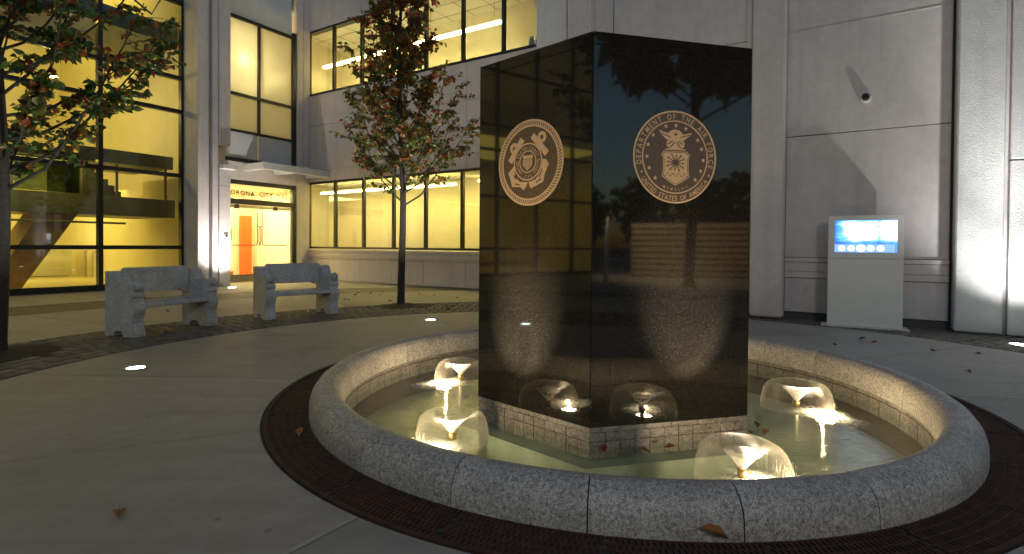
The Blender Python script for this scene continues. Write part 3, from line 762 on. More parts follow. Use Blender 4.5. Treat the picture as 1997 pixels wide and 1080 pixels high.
# rooms behind
hp('room_wall', M['room'], (-21, -5, 16.2, 16.35, 0, H), (-5.2, -5.0, 13.45, 16.2, 0, H), (-19.6, -19.45, 13.45, 16.2, 0, H))
hp('room_floor', M['roomfloor'], (-21, -5, 13.42, 16.2, -.1, 0.0), (-21, -5, 13.42, 16.2, 5.9, 6.0))
hp('room_ceiling', M['ceil'], (-21, -5, 13.42, 16.2, 3.75, 5.88), (-21, -5, 13.42, 16.2, 9.85, 10.0))
mb = MB()
for z in (3.745, 9.845):
    for k in range(14): mb.ub(-19 + k * 1.0, -18.985 + k * 1.0, 13.45, 16.2, z - .004, z + .002)
    for k in range(3): mb.ub(-19.4, -5.2, 14.1 + k * .8, 14.115 + k * .8, z - .006, z)
part('ceiling_grid', mb, M['backing'], hall)
def strip(u0, u1, v, z, lab, hangtop):
    t = thing('strip_light', P((u0 + u1) / 2, v, z), 0, lab, 'light fitting')
    part('diffuser', MB().ub(u0, u1, v - .09, v + .09, z - .05, z), M['strip'], t)
    part('housing', MB().ub(u0, u1, v - .07, v + .07, z + .003, z + .06), M['white_paint'], t)
    mb = MB()
    for k in range(4): mb.tube([P(u0 + .3 + k * (u1 - u0 - .6) / 3, v, z + .06), P(u0 + .3 + k * (u1 - u0 - .6) / 3, v, hangtop)], .008, 6)
    part('hanger_rod', mb, M['chrome'], t)
strip(-18.6, -11.6, 14.6, 3.42, 'long glowing strip light in the ground floor room behind the young tree', 3.75)
strip(-11.3, -7.0, 15.6, 3.62, 'shorter strip light at the right end of the ground floor room', 3.75)
strip(-19.0, -10.0, 15.0, 8.80, 'long glowing strip light in the upper floor room', 9.85)
# filing boxes on the upper sill
for k, uu in enumerate((-7.95, -7.72)):
    tag(part('storage_jar', MB().lathe([(0, 0), (.085, 0), (.09, .25), (.06, .29), (.06, .36), (0, .36)], 14, P(uu, 13.5, 7.0)), M['white_paint'], None), ['pale jar on the upper window ledge, nearer the frame', 'pale jar on the upper window ledge, beside the pier'][k], 'jar')
hp('window_ledge', M['white_paint'], (-17.4, -5.3, 13.25, 13.75, 6.93, 6.99))

# --- entrance wall: plane u = -17.4, v 9.3 .. 13
UE = -17.4
door_w = MB()
for v0, v1, z0, z1 in ((12.30, 12.45, 0, 9.0), (9.4, 12.45, 2.62, 2.80), (9.4, 12.45, 3.28, 3.42), (9.4, 12.45, 4.04, 4.16), (9.4, 12.45, 5.02, 5.10), (9.4, 12.45, 6.24, 6.33), (9.4, 12.45, 8.78, 8.88)):
    door_w.ub(UE - .08, UE + .06, v0, v1, z0, z1)
door_w.ub(UE - .07, UE + .05, 10.97, 11.05, 5.1, 8.78)
wf = part('entrance_frame', door_w, M['frame'], hall)
for v0, v1, z0, z1, nm, mt in ((9.4, 10.965, 4.165, 5.015, 'spandrel_panel', M['spandrel']), (11.005, 12.29, 4.165, 5.015, 'spandrel_panel', M['spandrel']), (9.4, 10.965, 8.885, H, 'spandrel_panel', M['spandrel']), (10.985, 12.29, 8.885, H, 'spandrel_panel', M['spandrel']),
                           (9.4, 10.96, 6.335, 8.775, 'frosted_pane', M['frost']), (11.055, 12.29, 6.335, 8.775, 'frosted_pane', M['frost']), (9.4, 10.96, 5.105, 6.235, 'frosted_pane', M['frost']), (11.055, 12.29, 5.105, 6.235, 'frosted_pane', M['frost']), (9.4, 12.295, 2.805, 3.275, 'transom_pane', M['glass'])):
    part(nm, MB().ub(UE - .03, UE - .012 + (.02 if 'span' in nm else 0), v0, v1, z0, z1), mt, wf if 'pane' in nm and 'panel' not in nm else hall)
hp('lintel', M['wall'], (UE - .1, UE + .07, 9.4, 12.95, 3.43, 4.03), bev=.005)
hp('corner_pier', M['wall'], (UE - .2, UE + .09, 12.46, 12.75, 0, 4.0), (UE - .2, UE + .09, 12.46, 12.72, 4.01, H), (UE - .2, UE + .05, 12.76, 13.04, 0, H), bev=.006)
for v0, v1, hs in ((9.45, 10.99, 10.93), (11.01, 12.28, 11.10)):
    dm = MB(); dm.ub(UE - .025, UE + .02, v0, v1, .01, .26); dm.ub(UE - .025, UE + .02, v0, v1, 2.5, 2.61)
    dr = part('glass_door', dm, M['chrome'], hall)
    part('pane', MB().ub(UE - .008, UE + .004, v0, v1, .26, 2.5), M['glass'], dr)
    s_ = -1 if v0 < 10 else 1
    far = 10.0 if s_ < 0 else 12.05
    pts = [P(UE + .07, hs, 2.35), P(UE + .07, hs, 1.34), P(UE + .07, hs + s_ * .03, 1.27), P(UE + .07, hs + s_ * .1, 1.245), P(UE + .07, far, 1.245)]
    hm = MB().tube(pts, .016, 8)
    hm.tube([P(UE + .07, hs + s_ * .02, 1.9), P(UE + .07, hs - s_ * .1, 1.88), P(UE + .07, hs - s_ * .12, 1.8), P(UE + .07, hs - s_ * .12, 1.36), P(UE + .07, hs - s_ * .08, 1.27), P(UE + .07, hs, 1.245)], .016, 8)
    part('pull_handle', hm, M['frame'], dr)
    part('patch_fitting', MB().ub(UE - .03, UE + .03, (v0 + v1) / 2 - .08, (v0 + v1) / 2 + .08, 2.47, 2.61), M['frame'], dr)
mb = MB()
tmp = []
tw = text_line(MB(), 'CORONA CITY HALL', lambda cx, px, py: (0, 0, 0), 1.0, .86, .17, .45)
size_t = (12.26 - 9.86) / tw
text_line(lambda q, f: part('letter', MB().add(q, f), M['frame'], wf), 'CORONA CITY HALL', lambda cx, px, py: P(UE + .012, 11.06 + cx + px, 2.93 + py), size_t, .86, .17, .45)
# vestibule
hp('vestibule_wall', M['room'], (-21.2, -21.05, 8.9, 14.4, 0, 3.4), (-21.05, UE - .12, 13.05, 13.2, 0, 3.4), (-21.05, UE - .12, 8.85, 9.0, 0, 3.4))
hp('vestibule_floor', M['roomfloor'], (-21.2, UE - .03, 8.9, 13.05, -.05, .005))
hp('vestibule_ceiling', M['ceil'], (-21.2, UE - .1, 8.9, 13.05, 3.4, 4.0))
hp('stair_window_back', M['room'], (-18.9, -18.8, 8.9, 13.1, 4.05, 9.9), (-18.8, UE - .1, 13.06, 13.16, 4.05, 9.9), (-18.8, UE - .1, 9.2, 9.3, 4.05, 9.9), (-18.8, UE - .1, 9.3, 13.06, 9.8, 9.9))
hp('orange_door', M['orange'], (-20.7, -20.6, 12.27, 12.74, .02, 2.42))
hp('baseboard', M['base'], (-21.04, -21.0, 9.1, 12.2, 0.005, .18))
hp('notice', M['wood'], (-21.04, -21.0, 12.02, 12.16, 1.45, 1.9))
# canopy over the door
cn = MB(); ca0, ca1 = 10.42, 13.02
for b in ((-16.32, -16.2, ca0, ca1, 3.74, 3.97), (UE + .08, -16.33, ca0, ca0 + .14, 3.742, 3.968), (UE + .08, -16.33, 11.55, 11.72, 3.744, 3.93), (UE + .08, -16.33, ca1 - .16, ca1, 3.742, 3.968), (UE + .08, -16.33, ca0 + .143, ca1 - .163, 3.94, 3.962)): cn.ub(*b)
part('canopy', cn, M['white_paint'], hall, bev=.006)
# --- left pier with reveals, u = -16.2
hp('pier', M['wall'], (-17.3, -16.3, 8.40, 8.72, 0, H), bev=.01)
hp('pier', M['wall'], (-17.3, -16.42, 8.722, 8.80, 0, H))
hp('pier', M['wall'], (-17.3, -16.25, 8.802, 8.975, 0, H), bev=.008)
hp('pier', M['wall'], (-17.3, -16.2, 8.983, 9.33, 0, 3.70), (-17.3, -16.5, 8.983, 9.33, 3.705, 4.30), (-17.3, -16.2, 8.983, 9.33, 4.305, H), bev=.008)
hp('ledge', M['white_paint'], (-16.6, -16.0, 8.985, 9.42, 3.56, 3.69), bev=.01)
hp('pier_joint', M['backing'], (-16.21, -16.197, 8.985, 9.328, 3.05, 3.06))
# --- glass hall A, plane u = -17.15
UA = -17.15
vsA = [8.39 - 2.105 * k for k in range(13)]
zsA = [.0, 1.17, 3.33, 5.25, 6.25, 8.52, H]
ga = MB()
for v_ in vsA: ga.ub(UA - .12, UA + .05, v_ - .06, v_ + .05, 0, H)
for z in zsA: ga.ub(UA - .11, UA + .04, vsA[-1], vsA[0], max(0.002, z - .055), z + .055)
ga.ub(UA - .11, UA + .06, vsA[-1], vsA[0], .002, .16)
cw = part('curtain_wall', ga, M['frame'], hall)
for k in range(12):
    for z0, z1 in zip(zsA[:-1], zsA[1:]):
        part('pane', MB().ub(UA - .03, UA - .022, vsA[k + 1] + .05, vsA[k] - .06, z0 + .05, z1 - .05), M['glass'], cw)
hp('lobby_wall', M['room'], (-28.2, -28.0, -17.5, 13, 0, H), (-28, UA - .15, 8.86, 8.98, 0, H), (-28, UA - .13, -17.2, -17.0, 0, H))
hp('lobby_floor', M['roomfloor'], (-28, UA - .12, -17, 8.86, -.05, .004))
hp('lobby_ceiling', M['ceil'], (-28, UA - .13, -17, 8.86, 10.6, 10.8))
hp('lobby_baseboard', M['base'], (-27.99, -27.95, -16.9, 8.8, .005, .22))
hp('roof_slab', M['wall'], (-29, -5, 13.1, 17, H, H + .2), (-29, -17.0, -17.5, 13.1, H, H + .2))
hp('landing', M['steel_dark'], (-18.05, -17.95, -4, 8.55, 2.08, 2.63), (-20.6, -18.05, -4, 8.6, 2.10, 2.28), (-18.05, -17.95, 6.1, 8.5, 3.58, 3.97), (-20.6, -18.05, 3.5, 8.5, 3.6, 3.75), (-18.05, -17.95, -4, 8.65, 7.5, 8.05), (-21.5, -18.05, -4, 8.7, 7.55, 7.8))
st = MB()
for k in range(9): st.ub(-19.5, -18.2, 7.32 - .163 * (k + 1), 7.32 - .163 * k + .03, 2.29 + .0, 2.63 + .165 * k)
part('stair_flight', st, M['steel_dark'], hall)
st2 = MB()
for z0 in (0.0,):
    st2.prism([(4.2, 0.0), (4.85, 0.0), (6.1, 2.08), (5.3, 2.08)], -18.1, -19.4, lambda a, b, c: P(c, a, b))
part('stair_stringer', st2, M['wood'], hall)
rl = MB()
for v_ in (6.15, 7.0, 8.3): rl.ub(-18.02, -17.98, v_ - .03, v_ + .03, 2.64, 3.56)
for v_ in (0.5, 2.6, 4.7): rl.ub(-18.02, -17.98, v_ - .03, v_ + .03, 2.64, 3.7)
rl.tube([P(-18.0, 4.2, 2.7), P(-18.0, 5.9, 4.4)], .035, 6); rl.tube([P(-18.0, 4.5, 2.66), P(-18.0, 6.0, 4.16)], .03, 6)
rl.tube([P(-17.95, 1, 1.86), P(-17.95, 7.2, 1.86)], .03, 6)
rl.tube([P(-17.95, 5.5, 9.5), P(-17.95, 7.9, 8.2), P(-17.95, 8.4, 9.3)], .03, 6)
part('guard_rail', rl, M['steel_dark'], hall)
part('rail_glass', MB().ub(-18.0, -17.99, 4.75, 6.1, 2.65, 3.55), M['railglass'], hall)
pl = thing('pendant_lamp', P(-20, 6.1, 6.2), 0, 'small bright lamp hanging in the glass hall behind the left tree', 'lamp')
part('shade', MB().lathe([(.16, -.06), (.15, .04), (.03, .08), (0, .08)], 16, P(-20, 6.1, 6.25)), M['white_paint'], pl)
part('bulb', MB().lathe([(.14, -.05), (.07, -.085), (0, -.09)], 16, P(-20, 6.1, 6.25)), M['strip'], pl)
part('rod', MB().tube([P(-20, 6.1, 6.33), P(-20, 6.1, 7.55)], .012, 6), M['steel_dark'], pl)
ct = thing('counter', P(-25.8, 5.9, 0), 0, 'white reception counter inside the lobby behind the glass wall', 'counter')
part('body', MB().ub(-26.2, -25.5, 7.0, 8.4, .03, 1.02), M['white_paint'], ct); part('worktop', MB().ub(-26.3, -25.4, 6.9, 8.5, 1.023, 1.07), M['white_paint'], ct)
tb = thing('table', P(-24.6, 8.3, 0), 0, 'slim white table with square legs inside the lobby', 'table')
part('table_top', MB().ub(-25, -24, 6.4, 8.7, .98, 1.05), M['white_paint'], tb)
for uu in (-24.95, -24.1):
    for v_ in (6.45, 8.6): part('leg', MB().ub(uu, uu + .08, v_, v_ + .08, 0.005, .978), M['white_paint'], tb)
tag(part('wall_sign', MB().ub(-27.99, -27.95, 8.2, 8.5, 1.4, 2.0), M['wood'], None), 'small brown notice on the lobby wall under the landing', 'sign')
# --- wing C (right): pilasters v = 10.7, recess v = 11.0
VC, VR = 10.7, 11.0
hp('wall_backing', M['backing'], (-6.1, 6.5, VR + .03, VR + .4, -.05, H))
hp('pilaster', M['rough'], (-6.18, -5.44, VC, 13.0, 0, H), bev=.02)
hp('pilaster', M['wall'], (-5.425, -4.86, VC + .06, 11.0, 0, H), bev=.02)
for u0, u1 in ((-4.86, -4.42), (-4.405, -1.66)):
    for z0, z1 in ((0.1, 3.3), (3.315, 5.18), (5.195, H)): hp('wall_panel', M['wall'], (u0 + .004, u1 - .004, VR - .04, VR + .025, z0, z1), bev=.004)
hp('pilaster', M['wall'], (-1.72, -1.61, VC + .12, VR - .042, 0, H), (-1.60, -1.05, VC, VR + .03, .03, H), bev=.035)
hp('wall_panel', M['wall'], (-1.045, 1.30, VR - .02, VR + .025, .14, .75), bev=.004)
hp('wall_panel', M['wall'], (-1.045, 1.30, VR - .02, VR + .025, 1.125, 3.303), bev=.004)
hp('wall_panel', M['wall'], (-1.045, 1.30, VR - .02, VR + .025, 3.318, 5.19), bev=.004)
hp('wall_panel', M['wall'], (-1.045, 1.30, VR - .02, VR + .025, 5.205, H), bev=.004)
hp('panel_ledge', M['wall'], (-1.045, 1.30, VR - .028, VR + .02, 5.19, 5.204))
lm = MB()
for z0, z1, o_ in ((.76, .87, .055), (.873, 1.04, .05), (1.045, 1.118, .075)): lm.ub(-1.045, 1.30, VR - o_, VR + .02, z0, z1)
part('sill_moulding', lm, M['wall'], hall, bev=.012)
hp('pilaster', M['rough'], (1.34, 1.905, VC, VR + .2, .02, H), bev=.02)
hp('wall_panel', M['wall'], (1.905, 2.0, VC + .12, VR + .1, 0.0, H))
for z0, z1 in ((0.02, 2.62), (2.63, 5.2), (5.21, H)): hp('pilaster', M['rough'], (1.955, 3.4, VC - .03, VR + .2, z0, z1), bev=.015)
hp('wall_panel', M['wall'], (3.41, 6.4, VR - .04, VR + .03, 0, H))

# ------------------------------------------------------------------ small wall things
cam_t = thing('security_camera', P(.15, VR - .02, 3.85), TH, 'white and black dome camera high on the wall above the kiosk', 'camera')
mb = MB().lathe([(0, 0), (.075, 0), (.085, .03), (.085, .06), (.072, .075), (0, .078)], 28); mb.v = [(x, -z, y) for x, y, z in mb.v]; part('housing', mb, M['white_paint'], cam_t, True)
mb = MB().lathe([(.06, .072), (.058, .10), (.048, .125), (.028, .142), (0, .148)], 28); mb.v = [(x, -z, y + .012) for x, y, z in mb.v]; mb.sm = True; part('dome', mb, M['black'], cam_t, True)
mb = MB().lathe([(0, 0), (.035, 0), (.03, .07), (0, .075)], 16); mb.v = [(x, -z - .002, y + .1) for x, y, z in mb.v]; part('sun_shield', mb, M['white_paint'], cam_t, True)
ic = thing('intercom', P(-16.2, 9.17, 1.45), 0, 'small intercom box on the white pier left of the door', 'intercom')
part('body', MB().ub(-16.198, -16.165, 9.12, 9.24, 1.38, 1.58), M['white_paint'], ic, bev=.006); part('screen', MB().ub(-16.164, -16.16, 9.14, 9.22, 1.50, 1.56), M['black'], ic)
tag(part('wall_light', MB().ub(-16.19, -16.05, 9.0, 9.2, .005, .09), M['white_paint'], None, bev=.01), 'low white box at the foot of the pier beside the door', 'box')

# ------------------------------------------------------------------ ground lights
def ground_light(pos, lab, power, color, direction, angle, blend=.8, lr=.085):
    t = thing('ground_light', pos, 0, lab, 'ground light', 'round ground lights set flush in the paving')
    part('rim', MB().lathe([(lr + .025, .0), (lr + .025, .006), (lr, .009), (lr - .004, .003)], 28), M['chrome'], t, True)
    part('lens', MB().lathe([(lr - .003, .005), (lr * .5, .010), (0, .011)], 28), M['lens'], t, True)
    lamp('SPOT', 'uplight', Vector(pos) + Vector((0, 0, .04)), power, color, direction, size=.06, angle=angle, blend=blend)
ground_light((-4.45, 3.85, 0), 'ground light left of the view, mirrored in the left face of the memorial', 20, (.86, 1.0, .93), (0, 0, 1), 60)
COOL = (.86, 1.0, .93)
def ring(a): return (FC.x + 4.855 * math.cos(R(a)), FC.y + 4.855 * math.sin(R(a)), 0)
ground_light(ring(173.8), 'glowing round ground light in the paving in front of the left bench', 130, COOL, (-.62, .2, 1), 75)
ground_light(ring(118.8), 'glowing ground light just left of the memorial, before the young tree', 430, (1, .93, .80), (-.26, .50, 1), 84, .9)
ground_light(ring(60), 'ground light hidden behind the memorial', 20, (1, .92, .8), VX * .2 + Vector((0, 0, 1.6)), 60)
ground_light(ring(0), 'ground light to the right of the fountain outside the view', 25, COOL, (0, 0, 1), 70)
ground_light(P(-15.37, 8.9), 'ground light at the foot of the white pier beside the door', 340, (1, .96, .90), UX * -.40 + VX * .1 + Vector((0, 0, 1)), 95, 1, .12)
ground_light(P(1.95, 9.87), 'ground light at the right edge below the bright pilaster', 230, (.97, 1.0, .98), VX * .18 + UX * .10 + Vector((0, 0, 1)), 112, 1, .12)
lamp('SPOT', 'uplight', P(1.95, 9.87, .05), 520, (.97, 1.0, .98), VX * .11 + Vector((0, 0, 1)), size=.06, angle=42, blend=1)
ground_light(P(-3.5, 10.25), 'ground light hidden beyond the memorial at the wall foot', 160, (1, .93, .86), VX * .22 + Vector((0, 0, 1)), 62, .9, .1)

# ------------------------------------------------------------------ kiosk
kl = Vector((5.276, 8.956, 0)); kr = Vector((6.174, 8.46, 0)); kd = (kr - kl); KW = kd.length
k_t = thing('information_kiosk', kl, math.atan2(kd.y, kd.x), 'white information kiosk with a glowing blue screen against the wall', 'kiosk')
KH, KD = 1.83, .30
mb = MB(); s0, s1, zs0, zs1 = .085, KW - .085, 1.23, 1.755
mb.box(0, KW, .022, KD, .02, KH); mb.box(0, s0, 0, .0215, 1.135, KH); mb.box(s1, KW, 0, .0215, 1.135, KH); mb.box(s0, s1, 0, .0215, zs1, KH); mb.box(s0, s1, 0, .0215, 1.135, zs0)
part('cabinet', mb, M['kiosk'], k_t, True)
part('front_panel', MB().box(.0, KW, .0, .0215, .025, 1.128), M['kiosk'], k_t, True)
part('base_plate', MB().box(-.09, KW + .09, -.05, KD + .06, .0, .018), M['kiosk'], k_t, True)
def screen_mat():
    mt, n, b = nodes('kiosk_screen')
    tc = n.nodes.new('ShaderNodeTexCoord'); sp = n.nodes.new('ShaderNodeSeparateXYZ'); n.links.new(tc.outputs['Generated'], sp.inputs[0])
    mp = n.nodes.new('ShaderNodeMapping'); mp.inputs['Scale'].default_value = (2.2, 1, 6); n.links.new(tc.outputs['Generated'], mp.inputs[0])
    t = tex(n, 1.6, 3, .5, mp.outputs[0])
    gx = ramp(n, sp.outputs[0], [(.0, (.0, .0, .0)), (.12, (.25, .25, .25)), (.3, (1, 1, 1)), (.55, (.95, .95, .95)), (.72, (.25, .25, .25)), (.86, (.9, .9, .9)), (1, (.9, .9, .9))])
    gz = ramp(n, sp.outputs[2], [(.3, (.05, .05, .05)), (.48, (.8, .8, .8)), (.85, (1, 1, 1)), (.95, (.5, .5, .5)), (1, (.2, .2, .2))])
    mm = mix(n, 1.0, gx, gz, 'MULTIPLY')
    mm = mix(n, .5, mm, ramp(n, t.outputs[0], [(.4, (.0, .0, .0)), (.6, (1, 1, 1))]), 'OVERLAY')
    colr = ramp(n, mm, [(.0, (.012, .05, .24)), (.22, (.10, .32, .75)), (.42, (.65, .85, 1.0)), (.6, (1, 1, 1))])
    n.links.new(colr, b.inputs['Emission Color']); b.inputs['Emission Strength'].default_value = 2.2
    b.inputs['Base Color'].default_value = (.01, .01, .012, 1); b.inputs['Roughness'].default_value = .1
    return mt
scr = part('screen', MB().box(s0, s1, .012, .0215, zs0, zs1), screen_mat(), k_t, True)
mb = MB(); mb.box(s0 + .005, s1 - .03, .010, .0118, zs0 + .005, zs0 + .135); part('icon_bar', mb, emis('screen_light_blue', (.12, .28, .62), .9), scr, True)
for k in range(5):
    mb = MB(); cx = s0 + .105 + .133 * k; rr = .050 if k != 2 else .062
    mb.prism([(cx + rr * math.cos(2 * PI * j / 20), zs0 + .068 + rr * .93 * math.sin(2 * PI * j / 20)) for j in range(20)], .0098, .0085, lambda x, y, z: (x, z, y))
    part('icon', mb, emis('screen_white', (.95, 1, .98), 1.3) if k == 0 else bpy.data.materials['screen_white'], scr, True)

# ------------------------------------------------------------------ benches
def bench():
    t = thing('stone_bench', (0, 0, 0), 0)
    L, D, TH_ = 1.33, .60, .17
    # end panel outline in (y depth from front 0 to D, z)
    out = [(.02, 0), (.015, .05), (.03, .12), (.06, .19), (.055, .25), (.02, .33), (.005, .39), (.015, .44), (.05, .485), (.055, .53), (.03, .545), (.02, .565), (.03, .585), (.055, .6), (.05, .62), (.045, .645),
           (.07, .70), (.12, .73), (.30, .742), (.345, .80), (.40, .895), (.415, .90), (D, .90), (D, 0), (.44, 0), (.43, .035), (.40, .065), (.355, .08), (.30, .08), (.255, .06), (.235, .02), (.225, 0)]
    for x0 in (0, L - TH_):
        mb = MB(); mb.prism(out[::-1], x0, x0 + TH_, lambda a, b, c: (c, a, b))
        me = mb.mesh('end_panel', M['bench']); bevel(me, .008, 2, 30)
        e = link('end_panel', me, t, True)
        mb = MB(); mb.lathe([(0.0005, -.075), (.03, -.068), (.055, -.05), (.072, -.025), (.077, 0), (.072, .025), (.055, .05), (.03, .068), (.0005, .075)], 18); mb.sm = True
        mb.v = [(x0 + TH_ / 2 + x, .055 + y, .70 + z) for x, y, z in mb.v]
        part('ball_finial', mb, M['bench'], e, True)
    mb = MB(); mb.box(TH_ + .002, L - TH_ - .002, -.005, .50, .395, .465); me = mb.mesh('seat', M['bench']); bevel(me, .022, 3); link('seat', me, t, True)
    bk = [(TH_ + .002, .55), (TH_ + .10, .55), (TH_ + .14, .585), (L - TH_ - .14, .585), (L - TH_ - .10, .55), (L - TH_ - .002, .55), (L - TH_ - .002, .915), (L - TH_ - .03, .945), (TH_ + .03, .945), (TH_ + .002, .915)]
    mb = MB(); mb.prism(bk, .43, .54, lambda a, b, c: (a, c, b)); me = mb.mesh('backrest', M['bench']); bevel(me, .008, 2, 30); link('backrest', me, t, True)
    return t
b1 = bench(); b1.location = (-5.116, 7.27, 0); b1.rotation_euler = (0, 0, R(69.3))
tag(b1, 'speckled stone bench at the left beside the first tree', 'bench', 'stone benches round the fountain plaza')
b2 = copy_tree(b1); b2.location = (-4.14, 9.06, 0); b2.rotation_euler = (0, 0, R(46))
tag(b2, 'speckled stone bench in front of the entrance door', 'bench', 'stone benches round the fountain plaza')

# ------------------------------------------------------------------ trees
def leaf_verts(sz, fold, curl):
    w_ = sz * .36
    return [(0, 0, 0), (w_ * .85, sz * .32, fold * sz), (w_ * .75, sz * .62, fold * sz * .8 - curl * sz * .3), (0, sz, -curl * sz), (-w_ * .75, sz * .62, fold * sz * .8 - curl * sz * .3), (-w_ * .85, sz * .32, fold * sz), (0, sz * .5, -curl * sz * .18)]
LF = [(0, 1, 6), (1, 2, 6), (2, 3, 6), (3, 4, 6), (4, 5, 6), (5, 0, 6)]
LNP = np.array
def make_tree(name, base, lab, profile, z0, ztop, rad, nl, twig_n, leaf_n, lsize, palette, seed, singles=0, lean=(0, 0), group=None, drop=.0):
    rt_ = random.Random(seed); t = thing(name, base, 0, lab, 'tree', group)
    def axis(z): return Vector((lean[0] * z + .03 * math.sin(z * 1.3 + seed), lean[1] * z + .03 * math.cos(z * 1.1 + seed), z))
    zs = [0, .05, .15, .5, 1.0, 1.6, 2.2, 2.8, 3.5, 4.3, 5.2, 6.2, 7.2, 8.4]; zs = [z for z in zs if z < ztop * .96] + [ztop * .96]
    mb = MB(); mb.tube([axis(z) for z in zs], [rad * (1.35 if z == 0 else 1.15 if z == .05 else 1) * max(.07, (1 - z / ztop) ** .75) for z in zs], 12); mb.sm = True
    part('trunk', mb, M['bark'], t, True)
    leaves = []; twigs = MB()
    def nrm_(v_): return v_.normalized() if v_.length > 1e-6 else Vector((0, 0, 1))
    def put_leaves(p0, p1, n_):
        for k in range(n_):
            f = rt_.uniform(.1, 1.05); p = p0.lerp(p1, f)
            az = rt_.uniform(0, 2 * PI); d = Vector((math.cos(az), math.sin(az), rt_.uniform(-1.5, .25))).normalized()
            leaves.append((p + d * rt_.uniform(.01, .035), d, rt_.uniform(0, 2 * PI), lsize * rt_.uniform(.5, 1.3)))
    for i in range(nl):
        f = (i + rt_.uniform(.1, .9)) / nl; zb = z0 + (ztop * .93 - z0) * f ** 1.15
        az = i * 2.39996 + rt_.uniform(-.4, .4)
        zr = zb + .5 + .9 * (1 - f); rad_t = profile(min(zr, ztop)) * rt_.uniform(.55, 1.12)
        a0 = axis(zb); rise = rad_t * rt_.uniform(.75, 1.6) + .25 - drop * (1 - f) * 1.2
        out = Vector((math.cos(az), math.sin(az), 0))
        pts = [a0]
        ns = 5
        for s in range(1, ns + 1):
            q = s / ns
            pts.append(a0 + out * (rad_t * q ** .85) + Vector((0, 0, rise * q ** 1.25)) + Vector((rt_.uniform(-.04, .04), rt_.uniform(-.04, .04), rt_.uniform(-.03, .03))))
        lr = rad * .27 * (1 - f * .6)
        lm_ = MB(); lm_.tube(pts, [lr * (1 - .16 * s) for s in range(ns + 1)], 6); lm_.sm = True; part('limb', lm_, M['bark'], t, True)
        for k in range(twig_n):
            q = rt_.uniform(.22, 1.0); s = min(int(q * ns), ns - 1); p = pts[s].lerp(pts[s + 1], q * ns - s)
            a2 = az + rt_.gauss(0, 1.0); ln = rt_.uniform(.18, .42) * (1.1 - .3 * f)
            d = Vector((math.cos(a2), math.sin(a2), rt_.uniform(-.15, 1.0))).normalized()
            p1 = p + d * ln; pm = p.lerp(p1, .5) + Vector((0, 0, .02))
            twigs.tube([p, pm, p1], [.006, .004, .002], 4, cap=False)
            put_leaves(p, p1, leaf_n)
        put_leaves(pts[-2], pts[-1], leaf_n)
    tw = part('twigs', twigs, M['bark'], t, True); tag(tw, kind='stuff')
    b = Vector(base)
    def pick(p):
        return palette(p, rt_)
    items = []
    for (p, d, roll, sz) in leaves:
        z_ = nrm_(d.orthogonal()); z_.rotate(Matrix.Rotation(roll, 3, d)); x_ = d.cross(z_)
        items.append((p, x_, d, z_, sz, pick(p)))
    if singles:
        def key(it):
            q = project(b + it[0])
            return -it[4] / q[2] if q and 0 < q[0] < 1997 and 0 < q[1] < 1080 else 0
        items.sort(key=key)
        proto = []
        for mi in range(len(LEAF)):
            mb = MB(); mb.add(leaf_verts(1.0, .13, .22), LF); mb.sm = True; proto.append(mb.mesh('leaf', LEAF[mi]))
        for (p, x_, d, z_, sz, mi) in items[:singles]:
            o = link('leaf', proto[mi], t, True)
            o.matrix_local = Matrix(((x_.x * sz, d.x * sz, z_.x * sz, p.x), (x_.y * sz, d.y * sz, z_.y * sz, p.y), (x_.z * sz, d.z * sz, z_.z * sz, p.z), (0, 0, 0, 1)))
        items = items[singles:]
    fm = MB(); fm.sm = True
    for (p, x_, d, z_, sz, mi) in items:
        lv = leaf_verts(sz, rt_.uniform(.05, .32), rt_.uniform(.05, .6))
        fm.add([p + x_ * a + d * b_ + z_ * c for a, b_, c in lv], LF, mi)
    fo = part('foliage', fm, LEAF, t, True); tag(fo, kind='stuff')
    return t
def interp(z, tab):
    if z <= tab[0][0]: return tab[0][1]
    for (a, b), (c, d) in zip(tab[:-1], tab[1:]):
        if z <= c: return b + (d - b) * (z - a) / (c - a)
    return tab[-1][1]
profR = lambda z: interp(z, [(2.1, .75), (2.6, 1.25), (3.3, 1.4), (3.9, 1.5), (4.3, 1.4), (4.8, 1.05), (5.4, .9), (6.0, .82), (6.6, .75), (7.6, .5), (8.4, .1)])
def palR(p, r_):
    red = min(1, max(0, (p.z - 2.2) / 4.5)) * .42 + .16 * min(1, math.hypot(p.x, p.y) / 1.3)
    q = r_.random()
    if q < red: return r_.choice((3, 4, 4, 3, 5))
    return r_.choice((0, 2, 2, 1, 2, 0, 5))
TG = 'young pear trees in the sett band'
make_tree('pear_tree', TREES[1], 'slender tree with red and orange autumn leaves standing left of the memorial', lambda z: profR(z) * .93, 2.1, 8.6, .08, 54, 13, 20, .095, palR, 11, 0, (-.012, 0), TG)
profL = lambda z: interp(z, [(1.9, .9), (2.4, 1.25), (3.0, 1.45), (3.6, 1.6), (4.4, 1.6), (5.2, 1.2), (6.2, .9), (7.4, .5), (8.4, .1)])
def palL(p, r_):
    q = r_.random()
    if q < .13: return r_.choice((4, 3, 4))
    if q < .22: return 5
    return r_.choice((0, 1, 1, 0, 2))
make_tree('pear_tree', TREES[0], 'leafy green tree with a few red leaves at the left edge beside the bench', profL, 1.85, 8.4, .085, 60, 12, 18, .10, palL, 5, 300, (.0, 0), TG, .25)
